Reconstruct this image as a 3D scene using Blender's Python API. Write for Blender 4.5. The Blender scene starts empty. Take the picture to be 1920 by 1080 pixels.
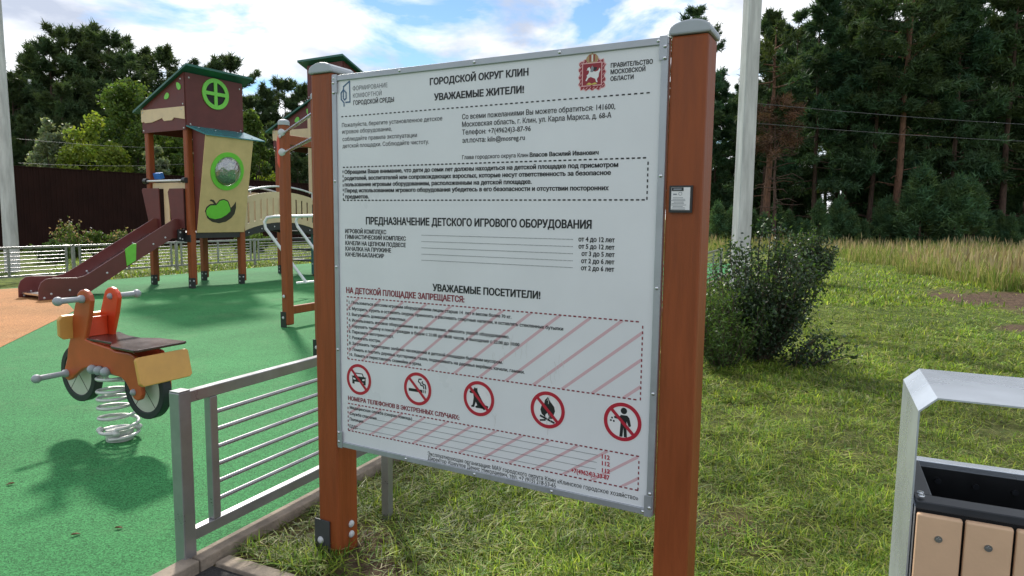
import bpy, bmesh, math, random
import numpy as np
from mathutils import Vector, Matrix, noise as mnoise

# ------------------------------------------------------------------ camera, world, sun, exposure
scene = bpy.context.scene
COL = scene.collection
cam_data = bpy.data.cameras.new("camera")
cam = bpy.data.objects.new("camera", cam_data)
COL.objects.link(cam)
PITCH, ROLL, EYE = math.atan2(133.0, 1256.0), 0.0118, 1.5
_r0 = Vector((1, 0, 0)); _u0 = Vector((0, math.sin(PITCH), math.cos(PITCH)))
_f = Vector((0, math.cos(PITCH), -math.sin(PITCH)))
_r = math.cos(ROLL) * _r0 + math.sin(ROLL) * _u0
_u = -math.sin(ROLL) * _r0 + math.cos(ROLL) * _u0
cam.matrix_world = Matrix(((_r.x, _u.x, -_f.x, 0), (_r.y, _u.y, -_f.y, 0), (_r.z, _u.z, -_f.z, EYE), (0, 0, 0, 1)))
cam_data.sensor_fit = 'HORIZONTAL'; cam_data.sensor_width = 36.0
cam_data.lens = 1256.0 / 1920.0 * 36.0
cam_data.clip_start = 0.05; cam_data.clip_end = 3000.0
scene.camera = cam

SUN_AZ = (-0.40, 0.917)           # horizontal direction towards the sun
SUN_EL = math.radians(40)
world = bpy.data.worlds.new("World"); scene.world = world
world.use_nodes = True
wt = world.node_tree; wt.nodes.clear()
def wn(t, **k):
    n = wt.nodes.new(t)
    for a, b in k.items(): setattr(n, a, b)
    return n
wo = wn('ShaderNodeOutputWorld'); wb = wn('ShaderNodeBackground'); wb.inputs['Strength'].default_value = 0.115
sky = wn('ShaderNodeTexSky', sky_type='NISHITA', sun_disc=False, sun_elevation=SUN_EL,
         sun_rotation=math.atan2(SUN_AZ[0], SUN_AZ[1]))
sky.air_density = 1.0; sky.dust_density = 0.0; sky.ozone_density = 1.6
tc = wn('ShaderNodeTexCoord'); sep = wn('ShaderNodeSeparateXYZ'); wt.links.new(tc.outputs['Generated'], sep.inputs[0])
den = wn('ShaderNodeMath', operation='ADD'); wt.links.new(sep.outputs['Z'], den.inputs[0]); den.inputs[1].default_value = 0.22
dx = wn('ShaderNodeMath', operation='DIVIDE'); wt.links.new(sep.outputs['X'], dx.inputs[0]); wt.links.new(den.outputs[0], dx.inputs[1])
dy = wn('ShaderNodeMath', operation='DIVIDE'); wt.links.new(sep.outputs['Y'], dy.inputs[0]); wt.links.new(den.outputs[0], dy.inputs[1])
cmb = wn('ShaderNodeCombineXYZ'); wt.links.new(dx.outputs[0], cmb.inputs[0]); wt.links.new(dy.outputs[0], cmb.inputs[1])
cmb.inputs[2].default_value = 23.6
n1 = wn('ShaderNodeTexNoise'); n1.inputs['Scale'].default_value = 2.2; n1.inputs['Detail'].default_value = 9; n1.inputs['Roughness'].default_value = 0.56
n1.inputs['Distortion'].default_value = 0.25
wt.links.new(cmb.outputs[0], n1.inputs['Vector'])
cov = wn('ShaderNodeValToRGB'); cov.color_ramp.elements[0].position = 0.40; cov.color_ramp.elements[1].position = 0.51
wt.links.new(n1.outputs[0], cov.inputs[0])
off = wn('ShaderNodeVectorMath', operation='ADD'); off.inputs[1].default_value = (22.3, 1.7, 0); wt.links.new(cmb.outputs[0], off.inputs[0])
n2 = wn('ShaderNodeTexNoise'); n2.inputs['Scale'].default_value = 2.3; n2.inputs['Detail'].default_value = 7; n2.inputs['Roughness'].default_value = 0.5
wt.links.new(off.outputs[0], n2.inputs['Vector'])
ccol = wn('ShaderNodeValToRGB')
ccol.color_ramp.elements[0].position = 0.36; ccol.color_ramp.elements[0].color = (0.46, 0.51, 0.62, 1)
ccol.color_ramp.elements[1].position = 0.53; ccol.color_ramp.elements[1].color = (0.95, 0.97, 1.0, 1)
wt.links.new(n2.outputs[0], ccol.inputs[0])
cmul = wn('ShaderNodeVectorMath', operation='SCALE'); cmul.inputs['Scale'].default_value = 7.8
wt.links.new(ccol.outputs[0], cmul.inputs[0])
mix = wn('ShaderNodeMix', data_type='RGBA'); wt.links.new(cov.outputs[0], mix.inputs['Factor'])
skm = wn('ShaderNodeVectorMath', operation='MULTIPLY'); skm.inputs[1].default_value = (.68, .77, .84); wt.links.new(sky.outputs[0], skm.inputs[0]); wt.links.new(skm.outputs[0], mix.inputs[6]); wt.links.new(cmul.outputs[0], mix.inputs[7])
wt.links.new(mix.outputs[2], wb.inputs['Color']); wt.links.new(wb.outputs[0], wo.inputs[0])

sd = bpy.data.lights.new("sun", 'SUN'); sd.energy = 3.1; sd.angle = math.radians(5); sd.color = (1.0, 0.95, 0.86)
sun = bpy.data.objects.new("sun", sd); COL.objects.link(sun)
_s = Vector((SUN_AZ[0] * math.cos(SUN_EL), SUN_AZ[1] * math.cos(SUN_EL), math.sin(SUN_EL)))
sun.rotation_euler = _s.to_track_quat('Z', 'Y').to_euler()
scene.view_settings.view_transform = 'Standard'; scene.view_settings.look = 'None'
scene.view_settings.exposure = 0.62; scene.view_settings.gamma = 1.0
scene.render.engine = 'CYCLES'
scene.cycles.max_bounces = 8; scene.cycles.transparent_max_bounces = 12

# ------------------------------------------------------------------ helpers
V = Vector
UP = V((0, 0, 1))
def tag(o, label=None, cat=None, group=None, kind=None):
    if label: o['label'] = label
    if cat: o['category'] = cat
    if group: o['group'] = group
    if kind: o['kind'] = kind
    return o
def empty(name, loc=(0, 0, 0), rz=0.0):
    o = bpy.data.objects.new(name, None); COL.objects.link(o)
    o.location = loc; o.rotation_euler = (0, 0, rz); o.empty_display_size = 0.1
    return o
def copy_tree(o, parent=None):
    c = o.copy(); COL.objects.link(c); c.parent = parent
    for ch in list(o.children): copy_tree(ch, c)
    return c

class MB:
    """collects shapes, links them as ONE mesh object"""
    def __init__(s): s.v = []; s.f = []; s.m = []; s.sm = []
    def add(s, vs, fs, m=0, smooth=False):
        o = len(s.v); s.v += [tuple(p) for p in vs]
        for f in fs: s.f.append(tuple(i + o for i in f)); s.m.append(m); s.sm.append(smooth)
        return s
    def box(s, c, size, ax=(1, 0, 0), ay=(0, 1, 0), az=(0, 0, 1), m=0):
        c, ax, ay, az = V(c), V(ax).normalized(), V(ay).normalized(), V(az).normalized()
        hx, hy, hz = [k / 2 for k in size]
        vs = [c + ax * (i * hx) + ay * (j * hy) + az * (k * hz) for i in (-1, 1) for j in (-1, 1) for k in (-1, 1)]
        return s.add(vs, [(0, 1, 3, 2), (4, 6, 7, 5), (0, 4, 5, 1), (2, 3, 7, 6), (0, 2, 6, 4), (1, 5, 7, 3)], m)
    def bar(s, p0, p1, w, h, up=(0, 0, 1), m=0):
        p0, p1 = V(p0), V(p1); d = (p1 - p0); L = d.length; d.normalize()
        side = d.cross(V(up))
        if side.length < 1e-4: side = d.cross(V((0, 1, 0)))
        side.normalize(); u2 = side.cross(d)
        return s.box((p0 + p1) / 2, (L, w, h), d, side, u2, m)
    def prism(s, poly, O, ax, ay, n, th, m=0):
        """polygon in the (ax, ay) plane at O, extruded by th along n"""
        O, ax, ay, n = V(O), V(ax), V(ay), V(n)
        a = [O + ax * p[0] + ay * p[1] for p in poly]; k = len(a)
        b = [p + n * th for p in a]
        fs = [tuple(range(k)), tuple(range(2 * k - 1, k - 1, -1))]
        fs += [(i, i + k, (i + 1) % k + k, (i + 1) % k) for i in range(k)]
        return s.add(a + b, fs, m)
    def flat(s, poly, O, ax, ay, m=0):
        O, ax, ay = V(O), V(ax), V(ay)
        return s.add([O + ax * p[0] + ay * p[1] for p in poly], [tuple(range(len(poly)))], m)
    def tube(s, pts, r, seg=10, m=0, closed=False, cap=True):
        pts = [V(p) for p in pts]; n = len(pts)
        rs = r if isinstance(r, (list, tuple)) else [r] * n
        vs = []; prev = None
        for i, p in enumerate(pts):
            t = (pts[min(i + 1, n - 1)] - pts[max(i - 1, 0)]).normalized()
            if prev is None:
                a = t.cross(UP)
                if a.length < 1e-3: a = t.cross(V((1, 0, 0)))
            else: a = prev - t * prev.dot(t)
            a.normalize(); b = t.cross(a); prev = a
            vs += [p + (a * math.cos(2 * math.pi * j / seg) + b * math.sin(2 * math.pi * j / seg)) * rs[i] for j in range(seg)]
        fs = [(i * seg + j, i * seg + (j + 1) % seg, (i + 1) * seg + (j + 1) % seg, (i + 1) * seg + j) for i in range(n - 1) for j in range(seg)]
        s.add(vs, fs, m, True)
        if cap: s.add(vs[:seg], [tuple(range(seg - 1, -1, -1))], m); s.add(vs[-seg:], [tuple(range(seg))], m)
        return s
    def ball(s, c, r, n=(0, 0, 1), half=False, m=0, seg=12, rings=6, flat=1.0):
        c, n = V(c), V(n).normalized()
        a = n.cross(V((0.31, 0.2, 0.9)))
        if a.length < .1: a = n.cross(V((1, 0, 0)))
        a.normalize(); b = n.cross(a)
        lo = 0 if half else -math.pi / 2
        vs = []
        for i in range(rings + 1):
            t = lo + (math.pi / 2 - lo) * i / rings
            vs += [c + n * (math.sin(t) * r * flat) + (a * math.cos(2 * math.pi * j / seg) + b * math.sin(2 * math.pi * j / seg)) * (max(math.cos(t), 1e-3) * r) for j in range(seg)]
        fs = [(i * seg + j, i * seg + (j + 1) % seg, (i + 1) * seg + (j + 1) % seg, (i + 1) * seg + j) for i in range(rings) for j in range(seg)]
        return s.add(vs, fs, m, True)
    def ring(s, c, ax, ay, n, r0, r1, th, seg=40, m=0):
        c, ax, ay, n = V(c), V(ax), V(ay), V(n); vs = []
        for z in (0, th):
            for r in (r0, r1):
                vs += [c + n * z + (ax * math.cos(2 * math.pi * j / seg) + ay * math.sin(2 * math.pi * j / seg)) * r for j in range(seg)]
        fs = []
        for j in range(seg):
            k = (j + 1) % seg
            fs += [(j, k, seg + k, seg + j), (2 * seg + j, 3 * seg + j, 3 * seg + k, 2 * seg + k),
                   (seg + j, seg + k, 3 * seg + k, 3 * seg + j), (j, 2 * seg + j, 2 * seg + k, k)]
        return s.add(vs, fs, m)
    def disc(s, c, ax, ay, n, r, th, seg=36, m=0):
        return s.prism([(r * math.cos(2 * math.pi * j / seg), r * math.sin(2 * math.pi * j / seg)) for j in range(seg)], c, ax, ay, n, th, m)
    def build(s, name, mats, parent=None, bevel=0.0, origin=None):
        me = bpy.data.meshes.new(name)
        o3 = V(origin) if origin is not None else V((0, 0, 0))
        me.from_pydata([tuple(V(p) - o3) for p in s.v], [], s.f)
        for mt in (mats if isinstance(mats, (list, tuple)) else [mats]): me.materials.append(mt)
        me.polygons.foreach_set('material_index', s.m); me.polygons.foreach_set('use_smooth', s.sm)
        bm = bmesh.new(); bm.from_mesh(me); bmesh.ops.recalc_face_normals(bm, faces=bm.faces[:]); bm.to_mesh(me); bm.free()
        me.update()
        ob = bpy.data.objects.new(name, me); COL.objects.link(ob)
        ob.location = o3
        if parent is not None: ob.parent = parent
        if bevel:
            b = ob.modifiers.new('bevel', 'BEVEL'); b.width = bevel; b.segments = 2; b.limit_method = 'ANGLE'; b.angle_limit = 0.6
        return ob

def np_mesh(name, verts, quads, tris, mat, tint=None, parent=None, smooth=False):
    me = bpy.data.meshes.new(name)
    verts = np.asarray(verts, np.float32)
    quads = np.asarray(quads, np.int32).reshape(-1, 4); tris = np.asarray(tris, np.int32).reshape(-1, 3)
    me.vertices.add(len(verts)); me.vertices.foreach_set('co', verts.ravel())
    idx = np.concatenate([quads.ravel(), tris.ravel()])
    me.loops.add(len(idx)); me.loops.foreach_set('vertex_index', idx)
    st = np.concatenate([np.arange(len(quads)) * 4, len(quads) * 4 + np.arange(len(tris)) * 3]).astype(np.int32)
    me.polygons.add(len(st)); me.polygons.foreach_set('loop_start', st)
    if smooth: me.polygons.foreach_set('use_smooth', np.ones(len(st), bool))
    me.update(calc_edges=True)
    if tint is not None:
        at = me.color_attributes.new('tint', 'FLOAT_COLOR', 'POINT')
        c = np.ones((len(verts), 4), np.float32); c[:, :3] = tint; at.data.foreach_set('color', c.ravel())
    me.materials.append(mat)
    ob = bpy.data.objects.new(name, me); COL.objects.link(ob)
    if parent is not None: ob.parent = parent
    return ob

# ------------------------------------------------------------------ materials
def mat(name, base, rough=0.5, metal=0.0, var=0.0, scale=8.0, bump=0.0, bscale=60.0, spec=0.5, stretch=(1, 1, 1), col2=None, ramp=(0.35, 0.65), coat=0.0, rvar=0.1):
    m = bpy.data.materials.new(name); m.use_nodes = True
    nt = m.node_tree; p = nt.nodes['Principled BSDF']
    p.inputs['Base Color'].default_value = (*base, 1); p.inputs['Roughness'].default_value = rough; p.inputs['Metallic'].default_value = metal
    p.inputs['Specular IOR Level'].default_value = spec; p.inputs['Coat Weight'].default_value = coat
    t = nt.nodes.new('ShaderNodeTexCoord'); mp = nt.nodes.new('ShaderNodeMapping'); mp.inputs['Scale'].default_value = stretch
    nt.links.new(t.outputs['Object'], mp.inputs[0])
    n = nt.nodes.new('ShaderNodeTexNoise'); n.inputs['Scale'].default_value = scale; n.inputs['Detail'].default_value = 6; n.inputs['Roughness'].default_value = 0.6
    nt.links.new(mp.outputs[0], n.inputs['Vector'])
    if var or col2:
        r = nt.nodes.new('ShaderNodeValToRGB')
        c2 = col2 or tuple(min(1, k * (1 + var)) for k in base); c1 = base if col2 else tuple(k * (1 - var) for k in base)
        r.color_ramp.elements[0].color = (*c1, 1); r.color_ramp.elements[1].color = (*c2, 1)
        r.color_ramp.elements[0].position, r.color_ramp.elements[1].position = ramp
        nt.links.new(n.outputs[0], r.inputs[0]); nt.links.new(r.outputs[0], p.inputs['Base Color'])
    if rvar:
        mr = nt.nodes.new('ShaderNodeMapRange'); mr.inputs['To Min'].default_value = max(0.02, rough - rvar); mr.inputs['To Max'].default_value = min(1, rough + rvar)
        nt.links.new(n.outputs[0], mr.inputs[0]); nt.links.new(mr.outputs[0], p.inputs['Roughness'])
    if bump:
        n2 = nt.nodes.new('ShaderNodeTexNoise'); n2.inputs['Scale'].default_value = bscale; n2.inputs['Detail'].default_value = 4
        nt.links.new(mp.outputs[0], n2.inputs['Vector'])
        b = nt.nodes.new('ShaderNodeBump'); b.inputs['Strength'].default_value = bump; b.inputs['Distance'].default_value = 0.01
        nt.links.new(n2.outputs[0], b.inputs['Height']); nt.links.new(b.outputs[0], p.inputs['Normal'])
    return m
def leaf_mat(name, col, trans=0.4, rough=0.5, spec=0.3, tcol=None):
    m = bpy.data.materials.new(name); m.use_nodes = True
    nt = m.node_tree; p = nt.nodes['Principled BSDF']; out = nt.nodes['Material Output']
    at = nt.nodes.new('ShaderNodeAttribute'); at.attribute_name = 'tint'
    mu = nt.nodes.new('ShaderNodeMix'); mu.data_type = 'RGBA'; mu.blend_type = 'MULTIPLY'; mu.inputs[0].default_value = 1
    mu.inputs[6].default_value = (*col, 1); nt.links.new(at.outputs['Color'], mu.inputs[7])
    nt.links.new(mu.outputs[2], p.inputs['Base Color']); p.inputs['Roughness'].default_value = rough; p.inputs['Specular IOR Level'].default_value = spec
    tr = nt.nodes.new('ShaderNodeBsdfTranslucent')
    m2 = nt.nodes.new('ShaderNodeMix'); m2.data_type = 'RGBA'; m2.blend_type = 'MULTIPLY'; m2.inputs[0].default_value = 1
    m2.inputs[6].default_value = (*(tcol or (col[0] * 1.5, col[1] * 1.5, col[2] * .8)), 1); nt.links.new(at.outputs['Color'], m2.inputs[7])
    nt.links.new(m2.outputs[2], tr.inputs[0])
    ms = nt.nodes.new('ShaderNodeMixShader'); ms.inputs[0].default_value = trans
    nt.links.new(p.outputs[0], ms.inputs[1]); nt.links.new(tr.outputs[0], ms.inputs[2]); nt.links.new(ms.outputs[0], out.inputs[0])
    return m

M = {}
M['terracotta'] = mat('terracotta_painted_wood', (0.250, 0.060, 0.015), 0.5, var=0.15, scale=4.0, stretch=(6, 6, .6), bump=0.22, bscale=22, spec=0.35, rvar=.16)
M['brown_panel'] = mat('brown_laminate', (0.125, 0.034, 0.031), 0.5, spec=0.3, var=0.12, scale=4)
M['slide_brown'] = mat('slide_brown_laminate', (0.130, 0.032, 0.028), 0.36, var=0.10, scale=4)
M['yellow'] = mat('cream_yellow_laminate', (0.60, 0.43, 0.20), 0.45, var=0.06, scale=5)
M['cream'] = mat('pale_cream_laminate', (0.64, 0.50, 0.30), 0.45, var=0.06, scale=5)
M['green'] = mat('leaf_green_laminate', (0.16, 0.55, 0.05), 0.4, var=0.06)
M['dark_print'] = mat('dark_brown_print', (0.04, 0.028, 0.022), 0.5)
M['roof'] = mat('dark_green_roof_laminate', (0.010, 0.105, 0.080), 0.35, var=0.12)
M['roof_sky_tint'] = mat('teal_roof_sky_tint', (0.015, 0.16, 0.17), 0.22, var=0.10)  # canopy teal, base colour lightened to carry the sky reflected on its top
M['teal'] = mat('teal_plastic', (0.01, 0.11, 0.12), 0.4)
M['black'] = mat('black_painted_steel', (0.016, 0.017, 0.019), 0.4, var=0.2)
M['slate'] = mat('slate_grey_painted_steel', (0.045, 0.048, 0.052), 0.5, var=0.2)
M['black_void'] = mat('matte_black_void', (0.008, 0.008, 0.009), 0.7)  # even near-black, set behind the window bars and the bin slats
M['bolt'] = mat('grey_bolt_cap', (0.50, 0.51, 0.52), 0.35, var=0.1)
M['chrome'] = mat('bright_steel', (0.62, 0.63, 0.64), 0.25, metal=1.0, var=0.05)
M['galv'] = mat('galvanised_grey_paint', (0.40, 0.42, 0.45), 0.36, metal=0.55, var=0.10, scale=5, bump=0.03, bscale=90)
M['fence_grey'] = mat('silver_fence_paint', (0.33, 0.325, 0.335), 0.30, metal=0.60, var=0.10, scale=7, bump=0.02, bscale=120)
M['white_tube'] = mat('pale_grey_tube_paint', (0.66, 0.67, 0.68), 0.35, metal=0.2, var=0.05)
M['blue'] = mat('blue_plastic', (0.03, 0.17, 0.55), 0.35)
M['plexi'] = bpy.data.materials.new('clear_plastic_dome'); M['plexi'].use_nodes = True
_nt = M['plexi'].node_tree; _nt.nodes.remove(_nt.nodes['Principled BSDF'])
_tr = _nt.nodes.new('ShaderNodeBsdfTransparent'); _tr.inputs[0].default_value = (.72, .74, .75, 1)
_gl = _nt.nodes.new('ShaderNodeBsdfGlossy'); _gl.inputs['Roughness'].default_value = 0.08
_df = _nt.nodes.new('ShaderNodeBsdfDiffuse'); _df.inputs[0].default_value = (.5, .52, .54, 1)
_nz = _nt.nodes.new('ShaderNodeTexNoise'); _nz.inputs['Scale'].default_value = 5; _nz.inputs['Detail'].default_value = 5
_bp = _nt.nodes.new('ShaderNodeBump'); _bp.inputs['Strength'].default_value = .5; _bp.inputs['Distance'].default_value = .06
_nt.links.new(_nz.outputs[0], _bp.inputs['Height']); _nt.links.new(_bp.outputs[0], _gl.inputs['Normal'])
_m1 = _nt.nodes.new('ShaderNodeMixShader'); _m1.inputs[0].default_value = .40
_nt.links.new(_tr.outputs[0], _m1.inputs[1]); _nt.links.new(_gl.outputs[0], _m1.inputs[2])
_m2 = _nt.nodes.new('ShaderNodeMixShader'); _m2.inputs[0].default_value = .12
_nt.links.new(_m1.outputs[0], _m2.inputs[1]); _nt.links.new(_df.outputs[0], _m2.inputs[2])
_nt.links.new(_m2.outputs[0], _nt.nodes['Material Output'].inputs[0])
M['rider_orange'] = mat('rider_orange_laminate', (0.42, 0.075, 0.020), 0.36, var=0.12, scale=5)
M['rider_red'] = mat('rider_red_orange_laminate', (0.62, 0.06, 0.015), 0.33, var=0.10, scale=5)
M['rider_yellow'] = mat('rider_ochre_laminate', (0.62, 0.32, 0.08), 0.4, var=0.08, scale=6)
M['seat_brown'] = mat('seat_brown_laminate', (0.055, 0.026, 0.022), 0.22, var=0.15, scale=5)
M['tyre'] = mat('black_tyre_plastic', (0.014, 0.018, 0.020), 0.55)
M['wheel_cream'] = mat('cream_wheel_board', (0.50, 0.50, 0.42), 0.5, var=0.08, scale=3)
M['peg'] = mat('grey_plastic_peg', (0.30, 0.32, 0.34), 0.45, var=0.1)
M['spring'] = mat('pale_grey_spring_paint', (0.52, 0.53, 0.50), 0.35, metal=0.2, var=0.1, scale=12)
M['white_panel'] = mat('white_sign_sheet', (0.71, 0.72, 0.74), 0.30, var=0.045, scale=1.6)
M['frame_alu'] = mat('aluminium_frame', (0.38, 0.40, 0.43), 0.42, metal=0.5, var=0.08, scale=9)
M['ink'] = mat('black_ink', (0.008, 0.009, 0.011), 0.5, rvar=0)
M['ink_grey'] = mat('grey_ink', (0.10, 0.105, 0.115), 0.5, rvar=0)
M['ink_soft'] = mat('light_grey_ink', (0.22, 0.235, 0.26), 0.5, rvar=0)
M['ink_red'] = mat('dark_red_ink', (0.22, 0.015, 0.03), 0.5, rvar=0)
M['ink_sign'] = mat('sign_red_ink', (0.42, 0.012, 0.035), 0.4, rvar=0)
M['ink_crimson'] = mat('crimson_ink', (0.27, 0.010, 0.022), 0.45, rvar=0)
M['ink_pink'] = mat('pink_hatching_ink', (0.62, 0.41, 0.44), 0.45, rvar=0)
M['ink_blue'] = mat('blue_ink', (0.05, 0.12, 0.22), 0.5, rvar=0)
M['ink_teal'] = mat('pale_blue_ink', (0.42, 0.52, 0.60), 0.5, rvar=0)
M['ink_gold'] = mat('gold_ink', (0.42, 0.27, 0.12), 0.5, rvar=0)
M['ink_yellow'] = mat('yellow_ink', (0.60, 0.50, 0.10), 0.5, rvar=0)
M['ink_white'] = mat('white_ink', (0.75, 0.74, 0.74), 0.5, rvar=0)
M['ink_rose'] = mat('rose_ink', (0.75, 0.42, 0.42), 0.5, rvar=0)
M['ink_scuff'] = mat('grey_scuff', (0.60, 0.60, 0.59), 0.6, rvar=0)
M['cap_grey'] = mat('grey_plastic_cap', (0.36, 0.39, 0.42), 0.45, var=0.05)
M['concrete'] = mat('weathered_concrete', (0.50, 0.495, 0.49), 0.85, var=0.22, scale=2.2, stretch=(4, 4, .5), bump=0.3, bscale=40)
M['kerb'] = mat('kerb_concrete', (0.27, 0.22, 0.17), 0.9, var=0.28, scale=9, bump=0.5, bscale=70)
M['asphalt'] = mat('asphalt', (0.030, 0.030, 0.030), 0.9, var=0.6, scale=110, bump=0.8, bscale=160)
M['bin_steel'] = mat('brushed_galvanised_sheet', (0.62, 0.67, 0.74), 0.28, metal=0.6, var=0.10, scale=2.0, stretch=(1, 1, 1))
M['bin_slat'] = mat('beige_composite_slat', (0.66, 0.43, 0.27), 0.55, var=0.07, scale=4, bump=0.05, bscale=120)
M['bin_dark'] = mat('dark_grey_powder_coat', (0.030, 0.033, 0.040), 0.32, var=0.15)
M['wall_brown'] = mat('dark_brown_profiled_sheet', (0.024, 0.010, 0.008), 0.8, spec=0.12, var=0.18, scale=1.2)
M['bark'] = mat('pine_bark', (0.085, 0.050, 0.036), 0.95, var=0.5, scale=6, stretch=(3, 3, .6), bump=0.8, bscale=14)
M['bark_orange'] = mat('orange_pine_bark', (0.14, 0.070, 0.042), 0.95, var=0.45, scale=5, stretch=(3, 3, .6), bump=0.8, bscale=14)
M['dead_leaf'] = mat('dry_leaf', (0.16, 0.085, 0.035), 0.7, var=0.3, scale=60)
M['twig'] = mat('twig_bark', (0.075, 0.055, 0.038), 0.9, var=0.3, scale=20)
M['pine'] = leaf_mat('pine_needles', (0.060, 0.095, 0.040), 0.28, 0.6, 0.2)
M['pine_blue'] = leaf_mat('blue_green_needles', (0.055, 0.105, 0.052), 0.28, 0.6, 0.2)
M['dead'] = leaf_mat('dead_needles', (0.15, 0.085, 0.060), 0.25, 0.8, 0.1)
M['young_pine'] = leaf_mat('young_pine_needles', (0.075, 0.135, 0.060), 0.3, 0.6, 0.2)
M['decid'] = leaf_mat('deciduous_leaf', (0.085, 0.135, 0.030), 0.42, 0.5, 0.25)
M['decid_bright'] = leaf_mat('bright_deciduous_leaf', (0.165, 0.215, 0.035), 0.48, 0.5, 0.25)
M['silver_leaf'] = leaf_mat('silvery_willow_leaf', (0.18, 0.22, 0.13), 0.4, 0.45, 0.4)
M['bush'] = leaf_mat('dark_glossy_bush_leaf', (0.030, 0.055, 0.024), 0.22, 0.42, 0.4)
M['bush_tip'] = leaf_mat('bush_light_leaf', (0.060, 0.105, 0.030), 0.35, 0.4, 0.4)
M['weed'] = leaf_mat('feathery_weed', (0.070, 0.125, 0.032), 0.4, 0.5, 0.3)
M['pink_bush'] = leaf_mat('spirea_leaf', (0.26, 0.19, 0.13), 0.4, 0.5, 0.3)
M['grass'] = leaf_mat('grass_blades', (1, 1, 1), 0.42, 0.5, 0.3, tcol=(1.25, 1.28, 0.8))
M['straw'] = leaf_mat('straw_stalks', (1, 1, 1), 0.35, 0.6, 0.2, tcol=(1.1, 1.05, 0.8))

def rubber(name, base, worn):
    m = bpy.data.materials.new(name); m.use_nodes = True; nt = m.node_tree; p = nt.nodes['Principled BSDF']
    p.inputs['Roughness'].default_value = 0.85; p.inputs['Specular IOR Level'].default_value = 0.25
    t = nt.nodes.new('ShaderNodeTexCoord')
    vo = nt.nodes.new('ShaderNodeTexVoronoi'); vo.inputs['Scale'].default_value = 165; nt.links.new(t.outputs['Object'], vo.inputs['Vector'])
    hs = nt.nodes.new('ShaderNodeSeparateColor'); nt.links.new(vo.outputs['Color'], hs.inputs[0])
    g = nt.nodes.new('ShaderNodeValToRGB')
    g.color_ramp.elements[0].color = (*[k * .5 for k in base], 1); g.color_ramp.elements[1].color = (*[min(1, k * 1.5 + .02) for k in base], 1)
    nt.links.new(hs.outputs[0], g.inputs[0])
    n = nt.nodes.new('ShaderNodeTexNoise'); n.inputs['Scale'].default_value = 0.55; n.inputs['Detail'].default_value = 8; n.inputs['Roughness'].default_value = 0.62
    nt.links.new(t.outputs['Object'], n.inputs['Vector'])
    r = nt.nodes.new('ShaderNodeValToRGB'); r.color_ramp.elements[0].position = .35; r.color_ramp.elements[1].position = .7
    r.color_ramp.elements[0].color = (.78, .80, .78, 1); r.color_ramp.elements[1].color = (1.22, 1.16, 1.2, 1)
    nt.links.new(n.outputs[0], r.inputs[0])
    mu = nt.nodes.new('ShaderNodeMix'); mu.data_type = 'RGBA'; mu.blend_type = 'MULTIPLY'; mu.inputs[0].default_value = 1
    nt.links.new(g.outputs[0], mu.inputs[6]); nt.links.new(r.outputs[0], mu.inputs[7])
    n3 = nt.nodes.new('ShaderNodeTexNoise'); n3.inputs['Scale'].default_value = 1.3; n3.inputs['Detail'].default_value = 7; n3.inputs['Roughness'].default_value = .7
    nt.links.new(t.outputs['Object'], n3.inputs['Vector'])
    r3 = nt.nodes.new('ShaderNodeValToRGB'); r3.color_ramp.elements[0].position = .52; r3.color_ramp.elements[1].position = .80
    r3.color_ramp.elements[1].color = (.6, .6, .6, 1); nt.links.new(n3.outputs[0], r3.inputs[0])
    mw = nt.nodes.new('ShaderNodeMix'); mw.data_type = 'RGBA'; nt.links.new(r3.outputs[0], mw.inputs[0])
    nt.links.new(mu.outputs[2], mw.inputs[6]); mw.inputs[7].default_value = (*worn, 1)
    nt.links.new(mw.outputs[2], p.inputs['Base Color'])
    b = nt.nodes.new('ShaderNodeBump'); b.inputs['Strength'].default_value = .55; b.inputs['Distance'].default_value = .004
    nt.links.new(vo.outputs['Distance'], b.inputs['Height']); nt.links.new(b.outputs[0], p.inputs['Normal'])
    return m
M['rubber_green'] = rubber('green_rubber_granules', (0.027, 0.192, 0.050), (0.11, 0.23, 0.095))
M['rubber_orange'] = rubber('orange_rubber_granules', (0.40, 0.185, 0.062), (0.44, 0.27, 0.13))

# ------------------------------------------------------------------ ground
U = V((0.4217, 0.9067, 0))        # direction of the play area's sides
W = V((-0.9067, 0.4217, 0))       # across it, to the left
P0 = V((-1.401, 2.771, 0))        # near corner post of the railing
LAWN = -0.038
def uw(a, b, z=0.0): return V((P0.x + U.x * a + W.x * b, P0.y + U.y * a + W.y * b, z))
rng = np.random.default_rng(7)
_G = rng.random((64, 64))
def vnoise(x, y):
    x = np.asarray(x, float); y = np.asarray(y, float)
    xi = np.floor(x).astype(int); yi = np.floor(y).astype(int); fx = x - xi; fy = y - yi
    fx = fx * fx * (3 - 2 * fx); fy = fy * fy * (3 - 2 * fy)
    g = lambda a, b: _G[a % 64, b % 64]
    return (g(xi, yi) * (1 - fx) + g(xi + 1, yi) * fx) * (1 - fy) + (g(xi, yi + 1) * (1 - fx) + g(xi + 1, yi + 1) * fx) * fy
def side(x, y):                    # metres to the right of the play area's right edge
    return -((x - P0.x) * W.x + (y - P0.y) * W.y)
def along(x, y): return (x - P0.x) * U.x + (y - P0.y) * U.y
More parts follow.
